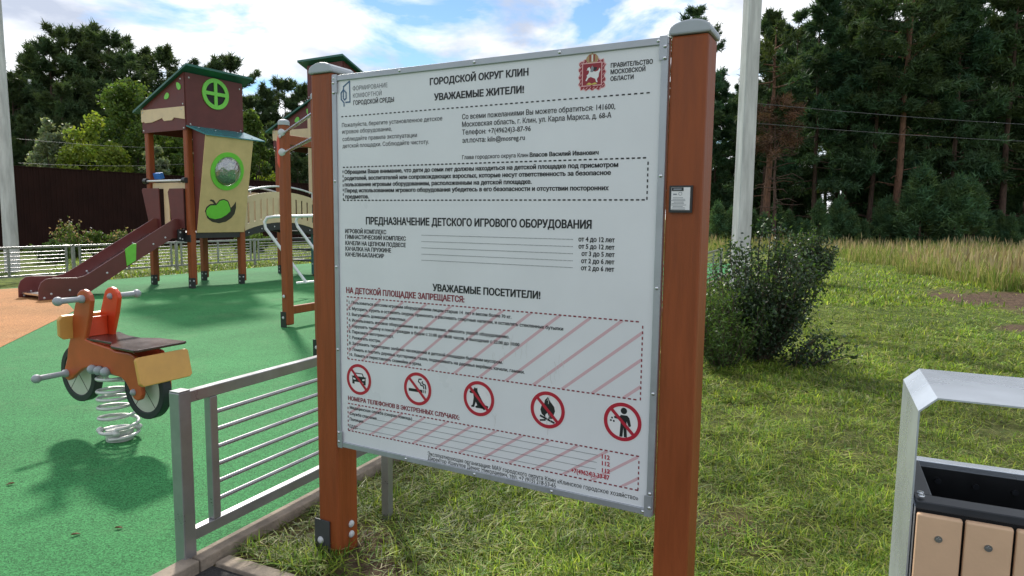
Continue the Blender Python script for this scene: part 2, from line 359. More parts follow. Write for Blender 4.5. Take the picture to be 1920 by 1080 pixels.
def dirtmask(x, y):
    nn = (vnoise(x * 1.1, y * 1.1) - .5) * 1.1 + (vnoise(x * 4 + 2, y * 4) - .5) * .5
    a = np.clip(1.8 * (1.0 + nn * .7 - (((x - 10.3) / 1.95) ** 2 + ((y - 12.7) / 2.9) ** 2)), 0, 1)
    b = np.clip(1.8 * (1.0 + nn * .7 - (((x - 7.6) / .62) ** 2 + ((y - 9.6) / 0.55) ** 2)), 0, 1); a2 = 0
    c = np.exp(-(((x + 0.66) / 0.24) ** 2 + ((y - 3.05) / 0.34) ** 2)) * .55
    d = np.exp(-(((x + 0.40) / 0.24) ** 2 + ((y - 2.76) / 0.2) ** 2)) * .40
    e = np.exp(-(((x - 1.12) / 0.34) ** 2 + ((y - 3.15) / 0.3) ** 2)) * .45
    k = np.exp(-(np.abs(side(x, y) - .17) / .13) ** 2) * (along(x, y) > 0) * .35
    return np.clip(a + b + a2 + c + d + e + k, 0, 1) * (0.55 + 0.8 * vnoise(x * 3.1, y * 3.1))
def ground_z(x, y):
    n = vnoise(x * 1.3, y * 1.3) * .035 + vnoise(x * 5 + 9, y * 5) * .022 + vnoise(x * 13, y * 13 + 5) * .012
    near = np.clip(1.6 - np.abs(y) / 60, 0, 1)
    return LAWN - .035 + n * near
sg = np.linspace(-1, 1, 641)
gx = 1 + np.sinh(sg * 7) / np.sinh(7) * 900; gy = 4 + np.sinh(sg * 7) / np.sinh(7) * 900
GX, GY = np.meshgrid(gx, gy, indexing='ij')
s_ = side(GX, GY)
GZ = ground_z(GX, GY)
GZ = np.where((s_ < 0.05) & (s_ > -12.1), np.minimum(GZ, LAWN - .05), GZ)
N = len(gx); ii = np.arange(N * N).reshape(N, N)
q = np.stack([ii[:-1, :-1], ii[1:, :-1], ii[1:, 1:], ii[:-1, 1:]], -1).reshape(-1, 4)
def lawn_material():
    m = bpy.data.materials.new('lawn_soil_and_grass'); m.use_nodes = True; nt = m.node_tree; p = nt.nodes['Principled BSDF']
    p.inputs['Roughness'].default_value = .95; p.inputs['Specular IOR Level'].default_value = .15
    t = nt.nodes.new('ShaderNodeTexCoord')
    def noise(sc, de=6, ro=.6):
        n = nt.nodes.new('ShaderNodeTexNoise'); n.inputs['Scale'].default_value = sc; n.inputs['Detail'].default_value = de; n.inputs['Roughness'].default_value = ro
        nt.links.new(t.outputs['Object'], n.inputs['Vector']); return n
    def ramp(n, a, b, pa=.35, pb=.65):
        r = nt.nodes.new('ShaderNodeValToRGB'); r.color_ramp.elements[0].color = (*a, 1); r.color_ramp.elements[1].color = (*b, 1)
        r.color_ramp.elements[0].position = pa; r.color_ramp.elements[1].position = pb; nt.links.new(n, r.inputs[0]); return r
    g = ramp(noise(9, 8, .7).outputs[0], (.036, .058, .012), (.17, .22, .046))
    g2 = ramp(noise(.35, 5).outputs[0], (.75, .8, .8), (1.25, 1.15, 1.0))
    mu = nt.nodes.new('ShaderNodeMix'); mu.data_type = 'RGBA'; mu.blend_type = 'MULTIPLY'; mu.inputs[0].default_value = 1
    nt.links.new(g.outputs[0], mu.inputs[6]); nt.links.new(g2.outputs[0], mu.inputs[7])
    so = ramp(noise(14, 8, .7).outputs[0], (.040, .026, .017), (.16, .105, .070))
    at = nt.nodes.new('ShaderNodeAttribute'); at.attribute_name = 'tint'
    mw = nt.nodes.new('ShaderNodeMix'); mw.data_type = 'RGBA'; nt.links.new(at.outputs['Fac'], mw.inputs[0])
    nt.links.new(mu.outputs[2], mw.inputs[6]); nt.links.new(so.outputs[0], mw.inputs[7]); nt.links.new(mw.outputs[2], p.inputs['Base Color'])
    b = nt.nodes.new('ShaderNodeBump'); b.inputs['Strength'].default_value = .9; b.inputs['Distance'].default_value = .03
    nt.links.new(noise(35, 6, .7).outputs[0], b.inputs['Height']); nt.links.new(b.outputs[0], p.inputs['Normal'])
    return m
soil = np.clip(dirtmask(GX, GY) * 1.4, 0, 1)
near = (GY < 6.5) & (GY > 0) & (GX > -4) & (GX < 6)
soil = np.where(near, np.clip(soil + .35, 0, 1), soil)
lawn = np_mesh('lawn', np.stack([GX, GY, GZ], -1).reshape(-1, 3), q, [], lawn_material(), tint=np.repeat(soil.reshape(-1, 1), 3, 1), smooth=True)
tag(lawn, kind='structure')

rb = MB(); pts = [uw(-6, .0), uw(22.0, .0), uw(22.0, 12.0), uw(-6, 12.0)]
rb.prism([(p.x, p.y) for p in pts], (0, 0, -.06), (1, 0, 0), (0, 1, 0), (0, 0, 1), .06)
tag(rb.build('green_rubber_surface', M['rubber_green']), kind='structure')
ob_ = MB()
op = [(-6.657, 10.10), (-5.641, 7.274), (-5.0, 5.3), (-6.6, 4.4), (-10.3, 8.3), (-10.9, 11.2), (-9.6, 13.2), (-8.35, 13.1), (-7.79, 11.53)]
ob_.flat(op, (0, 0, .004), (1, 0, 0), (0, 1, 0))
tag(ob_.build('orange_rubber_patch', M['rubber_orange']), kind='structure')

# kerbs: pieces end to end with small joints
kb = MB()
a0 = -6.0
while a0 < 21.9:
    a1 = min(a0 + 1.0, 21.9)
    if not (-.02 < a0 < 0): kb.bar(uw(a0 + .004, -.045, -.050), uw(a1 - .004, -.045, -.050), .08, .14)
    a0 = a1
b0 = .10
while b0 < 7:
    kb.bar(uw(.10, -b0, -.065), uw(.10, -(b0 + .992), -.065), .08, .10); b0 += 1.0
tag(kb.build('kerb', M['kerb'], bevel=.006), kind='structure')
asp = MB(); pts = [uw(.06, -.085), uw(.06, -7), uw(-9, -7), uw(-9, -.085)]
asp.prism([(p.x, p.y) for p in pts], (0, 0, -.2), (1, 0, 0), (0, 1, 0), (0, 0, 1), .165)
tag(asp.build('asphalt_path', M['asphalt']), kind='structure')
pth = MB(); pth.flat([(12.6, 27.2), (17.5, 24.9), (22, 23.6), (22.3, 24.4), (17.8, 25.8), (13.0, 28.2)], (0, 0, -.035), (1, 0, 0), (0, 1, 0))
tag(pth.build('gravel_path', M['kerb']), kind='structure')

# ------------------------------------------------------------------ grass
def blades(n_, px, py, pz, h, w, tilt, tint, seed=1, droop=.35):
    r = np.random.default_rng(seed)
    az = r.random(n_) * 2 * np.pi; fa = az + np.pi / 2 + r.normal(0, .6, n_)
    d = np.stack([np.cos(az) * np.sin(tilt), np.sin(az) * np.sin(tilt), np.cos(tilt)], -1)
    sd_ = np.stack([np.cos(fa), np.sin(fa), np.zeros(n_)], -1) * (w / 2)[:, None]
    b = np.stack([px, py, pz], -1)
    dr = np.stack([np.cos(az), np.sin(az), -np.ones(n_) * .6], -1) * (h * droop)[:, None] * np.minimum(1, r.random(n_) + .2)[:, None]
    mid = b + d * (h * .55)[:, None]; tip = b + d * h[:, None] + dr * .55
    tip[:, 2] = np.maximum(tip[:, 2], b[:, 2] + .004); mid[:, 2] = np.maximum(mid[:, 2], b[:, 2] + .006)
    vs = np.stack([b - sd_, b + sd_, mid + sd_ * .8, mid - sd_ * .8, tip], 1).reshape(-1, 3)
    o = np.arange(n_)[:, None] * 5
    return vs, o + np.array([0, 1, 2, 3]), o + np.array([3, 2, 4]), np.repeat(tint, 5, 0)
def lawn_points(n_, ymin, ymax, pw, seed):
    r = np.random.default_rng(seed)
    k = 1 - pw; t = r.random(n_)
    y = (ymin ** k + t * (ymax ** k - ymin ** k)) ** (1 / k)
    x = (r.random(n_) * 2 - 1) * (.80 * y + .6)
    ok = ((side(x, y) > .10) & ((along(x, y) > .16) | (side(x, y) > 7))) | (side(x, y) < -12.1)
    # inside the frame's reach: left strip beyond the railing, and the lawn at right
    ok &= (x > -.62 * y - 1.2)
    dm = dirtmask(x, y); ok &= r.random(n_) > np.clip(dm * 1.35, 0, .97)
    cl = vnoise(x * 4.5, y * 4.5) * .6 + vnoise(x * 1.7 + 3, y * 1.7) * .4
    ok &= r.random(n_) < np.clip(.25 + 1.5 * (cl - .2), .12, 1)
    return x[ok], y[ok], cl[ok], r
GREENS = np.array([(.265, .360, .042), (.185, .310, .038), (.350, .410, .070), (.100, .190, .028)])
STRAWS = np.array([(.44, .39, .18), (.36, .34, .15), (.27, .29, .11)])
parts_v, parts_q, parts_t, parts_c = [], [], [], []; nv = 0
def push(res):
    global nv
    v_, q_, t_, c_ = res
    parts_v.append(v_); parts_q.append(q_ + nv); parts_t.append(t_ + nv); parts_c.append(c_); nv += len(v_)
for (cnt, y0_, y1_, pw, hh, ww, sd2, strawp, flatp) in [
        (330000, 1.9, 7.0, 1.6, .068, .0054, 11, .15, .62), (180000, 5.5, 14, 1.5, .070, .0110, 12, .20, .68), (100000, 12, 34, 1.4, .095, .024, 13, .14, .35)]:
    x, y, cl, r = lawn_points(cnt, y0_, y1_, pw, sd2)
    n_ = len(x)
    st = r.random(n_) < strawp
    fl = (r.random(n_) < flatp) | (st & (r.random(n_) < .7))
    h_ = hh * (.45 + r.random(n_) * .9) * (.55 + 1.0 * cl)
    h_ = np.where(fl, hh * (.7 + .9 * r.random(n_)), h_)
    tilt = np.where(fl, np.pi / 2 - r.random(n_) * .45, np.abs(r.normal(.42, .3, n_)))
    tn = GREENS[r.integers(0, 4, n_)] * (.45 + 1.1 * r.random(n_) ** 1.3)[:, None]
    tn = np.where(st[:, None], STRAWS[r.integers(0, 3, n_)] * (.7 + .5 * r.random(n_))[:, None], tn)
    tn = tn * ((.70 + .45 * vnoise(x * .8, y * .8)) * (.65 + .7 * vnoise(x * 6.1, y * 6.1)))[:, None]
    push(blades(n_, x, y, ground_z(x, y) - .004 + np.where(fl, .012 + .03 * r.random(n_) * cl, 0), h_, ww * (.7 + .6 * r.random(n_)), tilt, tn, sd2))
gr = np_mesh('lawn_grass', np.concatenate(parts_v), np.concatenate(parts_q), np.concatenate(parts_t), M['grass'], np.concatenate(parts_c))
tag(gr, 'short mown green grass with dry clippings across the lawn', 'grass', kind='stuff')
# tall dry grass towards the forest
r = np.random.default_rng(31)
parts_v, parts_q, parts_t, parts_c = [], [], [], []; nv = 0
n_ = 110000
k = -.5; t = r.random(n_); y = (12.5 ** k + t * (47 ** k - 12.5 ** k)) ** (1 / k)
x = r.random(n_) * (.70 * y + 4) + .18 * y
edge_x = 10.9 + .185 * (y - 14.3) + 1.5 * (vnoise(x * .7, y * .7) - .5)
ok = ((x > edge_x) | (y > 32 + 3 * vnoise(x * .5, 3 + y * .1))) & (vnoise(x * .5, y * .5) + r.random(n_) * .8 > .45) & (dirtmask(x, y) < .3)
dpath = np.abs((y - (27.6 - .42 * (x - 13))))
ok &= ~((dpath < .9) & (x > 12.3) & (x < 22.5))
x, y = x[ok], y[ok]; n_ = len(x)
hh = (.18 + .55 * r.random(n_)) * (.7 + .6 * vnoise(x * .6, y * .6))
gcol = np.array([(.33, .33, .11), (.24, .31, .07), (.42, .38, .17), (.17, .25, .05)])[r.integers(0, 4, n_)] * (.75 + .5 * r.random(n_))[:, None]
push(blades(n_, x, y, ground_z(x, y) - .02, hh, np.full(n_, .022), np.abs(r.normal(.18, .16, n_)), gcol, 5, .25))
sel = r.random(n_) < .07
xs, ys, hs = x[sel], y[sel], hh[sel]; m_ = len(xs)       # plume heads
pc = np.array([(.33, .27, .14), (.38, .32, .18), (.27, .21, .11)])[r.integers(0, 3, m_)] * (.8 + .4 * r.random(m_))[:, None]
push(blades(m_, xs, ys, ground_z(xs, ys) + hs * .75, .22 + .2 * r.random(m_), np.full(m_, .05), np.abs(r.normal(.15, .12, m_)), pc, 6, .2))
tg = np_mesh('tall_grass', np.concatenate(parts_v), np.concatenate(parts_q), np.concatenate(parts_t), M['straw'], np.concatenate(parts_c))
tag(tg, 'tall dry straw coloured grass with brown seed heads before the forest', 'tall grass', kind='stuff')

# ------------------------------------------------------------------ information board
BO = V((-0.76018, 2.865, 0.48674)); BD = V((0.88233, -0.47063, 0)); BN = V((-0.47063, -0.88233, 0))
BW, BH = 1.417, 1.589
board = empty('information_board', (BO.x + BD.x * BW / 2, BO.y + BD.y * BW / 2, LAWN))
tag(board, 'large white notice board in Cyrillic between two terracotta posts', 'notice board')
BI = -V(board.location)
def bpt(s, t, n=0.0): return BO + BI + BD * (s / 1000) + UP * (t / 1000) + BN * n
for s0, last in ((-122, False), (1422, True)):
    p = MB(); zt = 1605 if not last else 1590
    p.box(bpt(s0 + 59, (zt - 600) / 2, -.066), (.118, .128, (zt + 600) / 1000), BD, BN, UP)
    po = p.build('post', M['terracotta'], board, bevel=.009)
    c = MB()
    arc = [(-.066, 0)] + [(-.066, .014)] + [(.066 * math.sin(k / 8 * math.pi / 2 * 2 - math.pi / 2), .014 + .030 * math.cos(k / 8 * math.pi - math.pi / 2)) for k in range(9)] + [(.066, .014), (.066, 0)]
    arc = [arc[0]] + arc[2:-2] + [arc[-1]]
    c.prism(arc, bpt(s0 + 59, zt + .5, .006), BD, UP, -BN, .146)
    c.build('post_cap', M['cap_grey'], po, bevel=.006)
    if not last:
        pl = MB(); pl.box(bpt(s0 + 26, -470, .0045), (.088, .007, .22), BD, BN, UP); plo = pl.build('base_plate', M['slate'], po, bevel=.001)
        pb_ = MB(); pb_.box(bpt(s0 + 60, -590, -.066), (.112, .12, .05), BD, BN, UP); pb_.build('base_shoe', M['black'], po)
        for (ss, tt, face) in ((s0 + 20, -455, 0), (s0 + 118, -393, 1), (s0 + 118, -442, 1)):
            b = MB()
            if face == 0: b.ball(bpt(ss, tt, .009), .017, BN, True, flat=.75)
            else: b.ball(bpt(ss + .5, tt, -.082), .017, BD, True, flat=.75)
            b.build('bolt_cap', M['bolt'], po)
    else:
        q_ = MB(); q_.box(bpt(1474, 1077, .0045), (.074, .008, .086), BD, BN, UP, 0)
        q_.box(bpt(1474, 1078, .0095), (.060, .0014, .072), BD, BN, UP, 1)
        q_.box(bpt(1464, 1108, .0105), (.038, .0012, .011), BD, BN, UP, 0)
        q_.box(bpt(1464, 1108, .0113), (.026, .0006, .005), BD, BN, UP, 2)
        for k in range(9):
            q_.box(bpt(1466 + (k % 2) * 3, 1081 - k * 4.6, .0104), (.040 + .008 * ((k * 7) % 3 - 1), .0006, .0017), BD, BN, UP, 2)
        q_.ring(bpt(1473, 1094, .0103), BD, UP, BN, .0045, .0058, .0006, 20, 2)
        q_.box(bpt(1456, 1092, .0104), (.012, .0006, .004), BD, BN, UP, 2)
        q_.build('nameplate', [M['black'], M['ink_white'], M['ink_soft']], po)
p = MB(); p.box(bpt(BW * 500, BH * 500, -.014), (BW - .006, .020, BH - .006), BD, BN, UP)
panel = p.build('panel', M['white_panel'], board)
fr = MB(); fw = 23
for (s, t, w_, h_) in ((BW * 500, BH * 1000 - fw / 2, BW * 1000, fw), (BW * 500, fw / 2, BW * 1000, fw), (fw / 2, BH * 500, fw, BH * 1000 - 2 * fw), (BW * 1000 - fw / 2, BH * 500, fw, BH * 1000 - 2 * fw)):
    fr.box(bpt(s, t, -.012), (w_ / 1000, .030, h_ / 1000), BD, BN, UP)
frame = fr.build('frame', M['frame_alu'], board, bevel=.002)
for (s, t) in ((6, 1581), (1411, 1581), (6, 8), (1411, 8)):
    cn = MB(); cn.box(bpt(s + (11 if s < 700 else -11), t + (-26 if t > 700 else 26), .0042), (.026, .0024, .075), BD, BN, UP)
    cn.build('corner_plate', M['frame_alu'], frame, bevel=.001)
for (s, t) in [(13, 1577), (353, 1578), (695, 1578), (1038, 1578), (1383, 1578), (1406, 1559), (1406, 1523), (1405, 1152), (1405, 785), (1405, 428), (1406, 80), (1406, 30),
               (11, 1558), (11, 1519), (11, 1155), (11, 793), (11, 434), (11, 65), (11, 24), (374, 11), (706, 11), (1038, 11), (1383, 11)]:
    b = MB(); b.ball(bpt(s, t, .0055 if t in (1558, 1519, 1559, 1523, 65, 24, 80, 30) else .003), .0065, BN, True, flat=.7, seg=10, rings=4); b.build('rivet', M['chrome'], frame)

# lettering: text turned into flat mesh, in board millimetres
LINES = [
('B',492,1513,916,25,'ГОРОДСКОЙ ОКРУГ КЛИН'),('B',511,1454,899,25,'УВАЖАЕМЫЕ ЖИТЕЛИ!'),
('T',109,1521,288,18,'ФОРМИРОВАНИЕ'),('T',110,1492,258,18,'КОМФОРТНОЙ'),('D',111,1463,320,18,'ГОРОДСКОЙ СРЕДЫ'),
('M',1222,1511,1365,14.5,'ПРАВИТЕЛЬСТВО'),('M',1222,1490,1341,14.5,'МОСКОВСКОЙ'),('M',1222,1468,1302,14.5,'ОБЛАСТИ'),
('G',48,1377,550,17,'Пожалуйста, берегите установленное детское'),('G',49,1350,308,17,'игровое оборудование,'),
('G',50,1320,431,17,'соблюдайте правила эксплуатации'),('G',50,1292,488,17,'детской площадки. Соблюдайте чистоту.'),
('R',639,1376,1242,19,'Со всеми пожеланиями Вы можете обратиться: 141600,'),('R',639,1348,1229,19,'Московская область, г. Клин, ул. Карла Маркса, д. 68-А'),
('R',639,1319,928,19,'Телефон: +7(49624)3-87-96'),('R',640,1289,905,19,'эл.почта: kiln@mosreg.ru'),
('R',640,1228,919,15,'Глава городского округа Клин'),('B',925,1228,1187,15,'Власов Василий Иванович'),
('B',58,1185,1258,16,'Обращаем Ваше внимание, что дети до семи лет должны находиться на детской площадке под присмотром'),
('B',58,1159,1233,16,'родителей, воспитателей или сопровождающих взрослых, которые несут ответственность за безопасное'),
('B',58,1133,935,16,'пользование игровым оборудованием, расположенным на детской площадке.'),
('B',58,1108,1227,16,'Перед использованием игрового оборудования убедитесь в его безопасности и отсутствии посторонних'),
('B',60,1083,187,16,'предметов.'),
('B',170,977,1168,29,'ПРЕДНАЗНАЧЕНИЕ ДЕТСКОГО ИГРОВОГО ОБОРУДОВАНИЯ'),
('M',57,938,276,17,'ИГРОВОЙ КОМПЛЕКС'),('M',57,914,375,17,'ГИМНАСТИЧЕСКИЙ КОМПЛЕКС'),('M',57,888,374,17,'КАЧЕЛИ НА ЦЕПНОМ ПОДВЕСЕ'),
('M',57,864,300,17,'КАЧАЛКА НА ПРУЖИНЕ'),('M',57,840,264,17,'КАЧЕЛИ-БАЛАНСИР'),
('M',1120,932,1253,17,'от 4 до 12 лет'),('M',1121,907,1253,17,'от 5 до 12 лет'),('M',1133,882,1254,17,'от 3 до 5 лет'),('M',1132,857,1254,17,'от 2 до 6 лет'),('M',1132,832,1254,17,'от 2 до 6 лет'),
('B',504,720,977,27,'УВАЖАЕМЫЕ ПОСЕТИТЕЛИ!'),('C',58,684,653,24,'НА ДЕТСКОЙ ПЛОЩАДКЕ ЗАПРЕЩАЕТСЯ:'),
('S',72,638,859,13,'1. Пользоваться детским игровым оборудованием лицам старше 14  лет и весом более 70 кг.'),
('S',71,612,1069,13,'2. Мусорить, курить и оставлять окурки, приносить и распивать спиртные напитки, и оставлять стеклянные бутылки'),
('S',70,587,375,13,'3. Выгуливать домашних животных.'),
('S',70,562,851,13,'4. Использовать игровое оборудование не по назначению, наносить ущерб оборудованию.'),
('S',70,537,894,13,'5. Нарушать тишину и покой граждан в будни с 21:00 до 08:00 часов, в выходные с 22:00 до 10:00'),
('S',70,512,311,13,'6. Парковать автотранспорт.'),('S',70,487,243,13,'7. Разжигать костры.'),
('S',70,462,824,13,'8. Загрязнять территорию зелёных насаждений и детской площадки бытовым мусором.'),
('S',70,436,917,13,'9. Ломать и портить деревья, кустарники, газон, подвешивать на деревья верёвки, качели, гамаки.'),
('S',72,412,451,13,'10. Ломать и переставлять скамейки и урны.'),
('C',60,216,632,18,'НОМЕРА ТЕЛЕФОНОВ В ЭКСТРЕННЫХ СЛУЧАЯХ:'),
('S',69,178,402,13,'Медицинская служба (скорая помощь)'),('S',69,151,216,13,'Служба спасения'),('S',68,126,144,13,'Полиция'),('S',66,94,113,13,'ЕДДС'),
('E',1227,169,1257,16,'112'),('E',1228,145,1258,16,'112'),('E',1229,119,1259,16,'112'),('E',1111,96,1258,17,'+7(49624)3-33-87'),
('G',480,44,1364,17,'Эксплуатирующая организация: МАУ городского округа Клин «Клинское городское хозяйство»'),
('G',480,25,1052,17,'Директор Ашеулов Денис Николаевич, тел. +7 (915) 218-53-65'),
]
STYLE = {'B': (0, .034), 'M': (0, .026), 'R': (0, .012), 'S': (0, .022), 'G': (0, .004), 'T': (1, -.004), 'D': (0, .022), 'C': (3, .034), 'E': (4, .028)}
LM = [M['ink'], M['ink_grey'], M['ink_soft'], M['ink_red'], M['ink_sign'], M['ink_pink'], M['ink_blue'], M['ink_scuff']]
lt = MB()
from mathutils.geometry import delaunay_2d_cdt
def text_mesh(body, offs):
    """outlines of the built-in font, triangulated by winding number (its glyphs are drawn with overlapping contours)"""
    c = bpy.data.curves.new('t', 'FONT'); c.body = body; c.resolution_u = 2; c.fill_mode = 'NONE'
    o = bpy.data.objects.new('t', c); COL.objects.link(o)
    dg = bpy.context.evaluated_depsgraph_get()
    m = bpy.data.meshes.new_from_object(o.evaluated_get(dg))
    vs = np.array([x.co[:2] for x in m.vertices]); es = [tuple(x.vertices) for x in m.edges]
    bpy.data.objects.remove(o); bpy.data.curves.remove(c); bpy.data.meshes.remove(m)
    nxt = dict(es)                                       # directed edges along each contour
    if offs:                                             # embolden: move every contour outwards along its mitred normals
        prv = {b: a for a, b in es}
        i0 = np.array([prv[i] for i in range(len(vs))]); i1 = np.array([nxt[i] for i in range(len(vs))])
        cid = -np.ones(len(vs), int); cons = []
        for i in range(len(vs)):
            if cid[i] >= 0: continue
            loop = []; j = i
            while cid[j] < 0: cid[j] = len(cons); loop.append(j); j = nxt[j]
            P_ = vs[loop]; Q_ = np.roll(P_, -1, 0); cons.append((float((P_[:, 0] * Q_[:, 1] - Q_[:, 0] * P_[:, 1]).sum()), P_.min(0), P_.max(0)))
        csg = []
        for a_, lo, hi in cons:                          # the widest contour round a contour says which way its glyph winds
            big = max((c_ for c_ in cons if (c_[1] <= lo + 1e-6).all() and (c_[2] >= hi - 1e-6).all()), key=lambda c_: abs(c_[0])); csg.append(1 if big[0] > 0 else -1)
        sg_ = np.array(csg)[cid][:, None]
        nrm = lambda d: np.stack([d[:, 1], -d[:, 0]], 1) / np.maximum(np.linalg.norm(d, axis=1), 1e-9)[:, None]
        na_, nb_ = nrm(vs - vs[i0]), nrm(vs[i1] - vs); mt_ = na_ + nb_; den_ = np.maximum((mt_ * na_).sum(1), .45)
        vs = vs + mt_ / den_[:, None] * offs * sg_ * np.array([1.25, .8])
    co, _e, fs, *_ = delaunay_2d_cdt([Vector(p_) for p_ in vs], es, [], 0, 1e-5)
    co = np.array([tuple(p_) for p_ in co]); fs = np.array([tuple(f_) for f_ in fs])
    cen = co[fs].mean(1); A_ = vs[[e_[0] for e_ in es]]; B_ = vs[[e_[1] for e_ in es]]
    up = (A_[None, :, 1] <= cen[:, None, 1]) & (B_[None, :, 1] > cen[:, None, 1]); dn = (A_[None, :, 1] > cen[:, None, 1]) & (B_[None, :, 1] <= cen[:, None, 1])
    cr = (B_[None, :, 0] - A_[None, :, 0]) * (cen[:, None, 1] - A_[None, :, 1]) - (cen[:, None, 0] - A_[None, :, 0]) * (B_[None, :, 1] - A_[None, :, 1])
    wnd = (up & (cr > 0)).sum(1) - (dn & (cr < 0)).sum(1)
    return co, [tuple(int(i) for i in f_) for f_ in fs[wnd != 0]]
CAPH = text_mesh('Н', 0)[0][:, 1].max()
for st, s0, t0, s1, cap, body in LINES:
    mi, offs = STYLE[st]
    vs, fs = text_mesh(body, offs)
    x0, x1 = vs[:, 0].min(), vs[:, 0].max()
    pts = [bpt(s0 + (a - x0) / (x1 - x0) * (s1 - s0), t0 + b / CAPH * cap, -.0030) for a, b in vs]
    lt.add(pts, fs, mi)
def dash(s0, t0, s1, t1, step, ln, th, mi, n=-.0030):
    L = math.hypot(s1 - s0, t1 - t0); k = int(L / step); dx_, dy_ = (s1 - s0) / L, (t1 - t0) / L
    for i in range(k + 1):
        a = i * step; b = a + ln
        if b > L + 1: break
        pts = [(a, -th / 2), (b, -th / 2), (b, th / 2), (a, th / 2)]
        lt.add([bpt(s0 + dx_ * p_ - dy_ * q_, t0 + dy_ * p_ + dx_ * q_, n) for p_, q_ in pts], [(0, 1, 2, 3)], mi)
dash(45, 1420, 1357, 1420, 21, 11, 4.5, 0)
def dbox(s0, t0, s1, t1, mi):
    dash(s0, t1, s1, t1, 19, 11, 5, mi); dash(s0, t0, s1, t0, 19, 11, 5, mi); dash(s0, t0, s0, t1, 19, 10, 4.5, mi); dash(s1, t0, s1, t1, 19, 10, 4.5, mi)
dbox(50, 1075, 1360, 1212, 0); dbox(62, 398, 1360, 667, 3); dbox(59, 80, 1362, 201, 3)
for t in (938, 913, 888, 863, 839): dash(452, t, 1100, t, 5, 2.6, 2.6, 1)
for s0, t, s1 in ((405, 178, 1211), (218, 151, 1211), (147, 126, 1208), (116, 97, 1103)): dash(s0, t, s1, t, 4, 2.4, 2.2, 1)
def hatch(s0, t0, s1, t1, dxh, w_, step, start):
    """slanting bands clipped to the box"""
    h_ = t1 - t0; a = start
    while a < s1:
        poly = [(a, t0), (a + w_, t0), (a + w_ + dxh, t1), (a + dxh, t1)]
        def clip(poly, f, inter):
            out = []
            for i in range(len(poly)):
                p_, q_ = poly[i], poly[(i + 1) % len(poly)]
                if f(p_): out.append(p_)
                if f(p_) != f(q_): out.append(inter(p_, q_))
            return out
        for lim, sg_ in ((s0, 1), (s1, -1)):
            if poly: poly = clip(poly, lambda p_: sg_ * (p_[0] - lim) >= 0, lambda p_, q_: (lim, p_[1] + (q_[1] - p_[1]) * (lim - p_[0]) / (q_[0] - p_[0])))
        if len(poly) > 2: lt.add([bpt(x_, y_, -.0036) for x_, y_ in poly], [tuple(range(len(poly)))], 5)
        a += step
hatch(66, 400, 1357, 664, 330, 17, 116, -330); hatch(62, 83, 1359, 198, 165, 17, 112, -160)
# programme logo at top left: house outline and tree loop
def stroke(pts, w_, mi, n=-.0030):
    for (a, b) in zip(pts[:-1], pts[1:]):
        d = math.hypot(b[0] - a[0], b[1] - a[1]); ux, uy = (b[0] - a[0]) / d, (b[1] - a[1]) / d
        a2 = (a[0] - ux * w_ * .45, a[1] - uy * w_ * .45); b2 = (b[0] + ux * w_ * .45, b[1] + uy * w_ * .45)
        lt.add([bpt(p_[0] - uy * k, p_[1] + ux * k, n) for p_, k in ((a2, -w_ / 2), (b2, -w_ / 2), (b2, w_ / 2), (a2, w_ / 2))], [(0, 1, 2, 3)], mi)
        n += .00004
stroke([(58, 1500), (59, 1541), (92, 1560), (93, 1477), (71, 1477)], 5.5, 6)
stroke([(61, 1463), (61, 1476), (47, 1490), (46, 1516), (59, 1529), (73, 1516), (73, 1494), (65, 1487), (58, 1494)], 5.5, 6, -.0028)
# scuff marks
rs = random.Random(4)
for (s, t, k) in ((840, 540, 5), (900, 510, 7), (1060, 455, 5), (1020, 430, 3), (800, 470, 4), (1015, 240, 3), (770, 230, 4), (760, 330, 3), (1035, 330, 3)):
    for i in range(k):
        a = (s + rs.uniform(-25, 25), t + rs.uniform(-25, 25)); b = (a[0] + rs.uniform(-8, 8), a[1] + rs.uniform(12, 55))
        c_ = ((a[0] + b[0]) / 2 + rs.uniform(-5, 5), (a[1] + b[1]) / 2)
        stroke([a, c_, b], rs.uniform(.8, 2.2), 7, -.0033)
lt.build('lettering', LM, panel)

# coat of arms: ribboned red shield with a white rider, crown above
em = MB(); EL = [M['ink_crimson'], M['ink_rose'], M['ink_gold'], M['ink_white'], M['ink_yellow'], M['ink'], M['ink_soft']]
def ef(poly, mi, n): em.add([bpt(x_, y_, n) for x_, y_ in poly], [tuple(range(len(poly)))], mi)
def wob(cx, cy, rx, ry, amp, k, n=72): return [(cx + (rx + amp * math.sin(k * a)) * max(-1, min(1, 1.25 * math.cos(a))), cy + (ry + amp * math.sin(k * a + 1)) * max(-1, min(1, 1.25 * math.sin(a)))) for a in [2 * math.pi * i / n for i in range(n)]]
ef(wob(1156, 1494, 48, 51, 3.0, 16), 1, -.0036); ef(wob(1156, 1494, 45, 48, 3.2, 16), 0, -.0034)
for i in range(26):                                     # pale slashes across the ribbon
    a = 2 * math.pi * i / 26; cx_ = 1156 + 41 * max(-1, min(1, 1.3 * math.cos(a))); cy_ = 1494 + 44 * max(-1, min(1, 1.3 * math.sin(a)))
    ef([(cx_ - 4, cy_ - 3), (cx_ - 2.4, cy_ - 4), (cx_ + 4, cy_ + 3), (cx_ + 2.4, cy_ + 4)], 1, -.0032)
ef([(1120, 1457), (1192, 1457), (1192, 1534), (1120, 1534)], 1, -.0031)
ef([(1123, 1460), (1150, 1460), (1156, 1456), (1162, 1460), (1189, 1460), (1189, 1531), (1123, 1531)], 0, -.0029)
ef([(1133 + 0, 1545), (1136, 1553), (1144, 1561), (1156, 1564), (1168, 1561), (1176, 1553), (1178, 1545), (1172, 1534), (1140, 1534)], 2, -.0030)
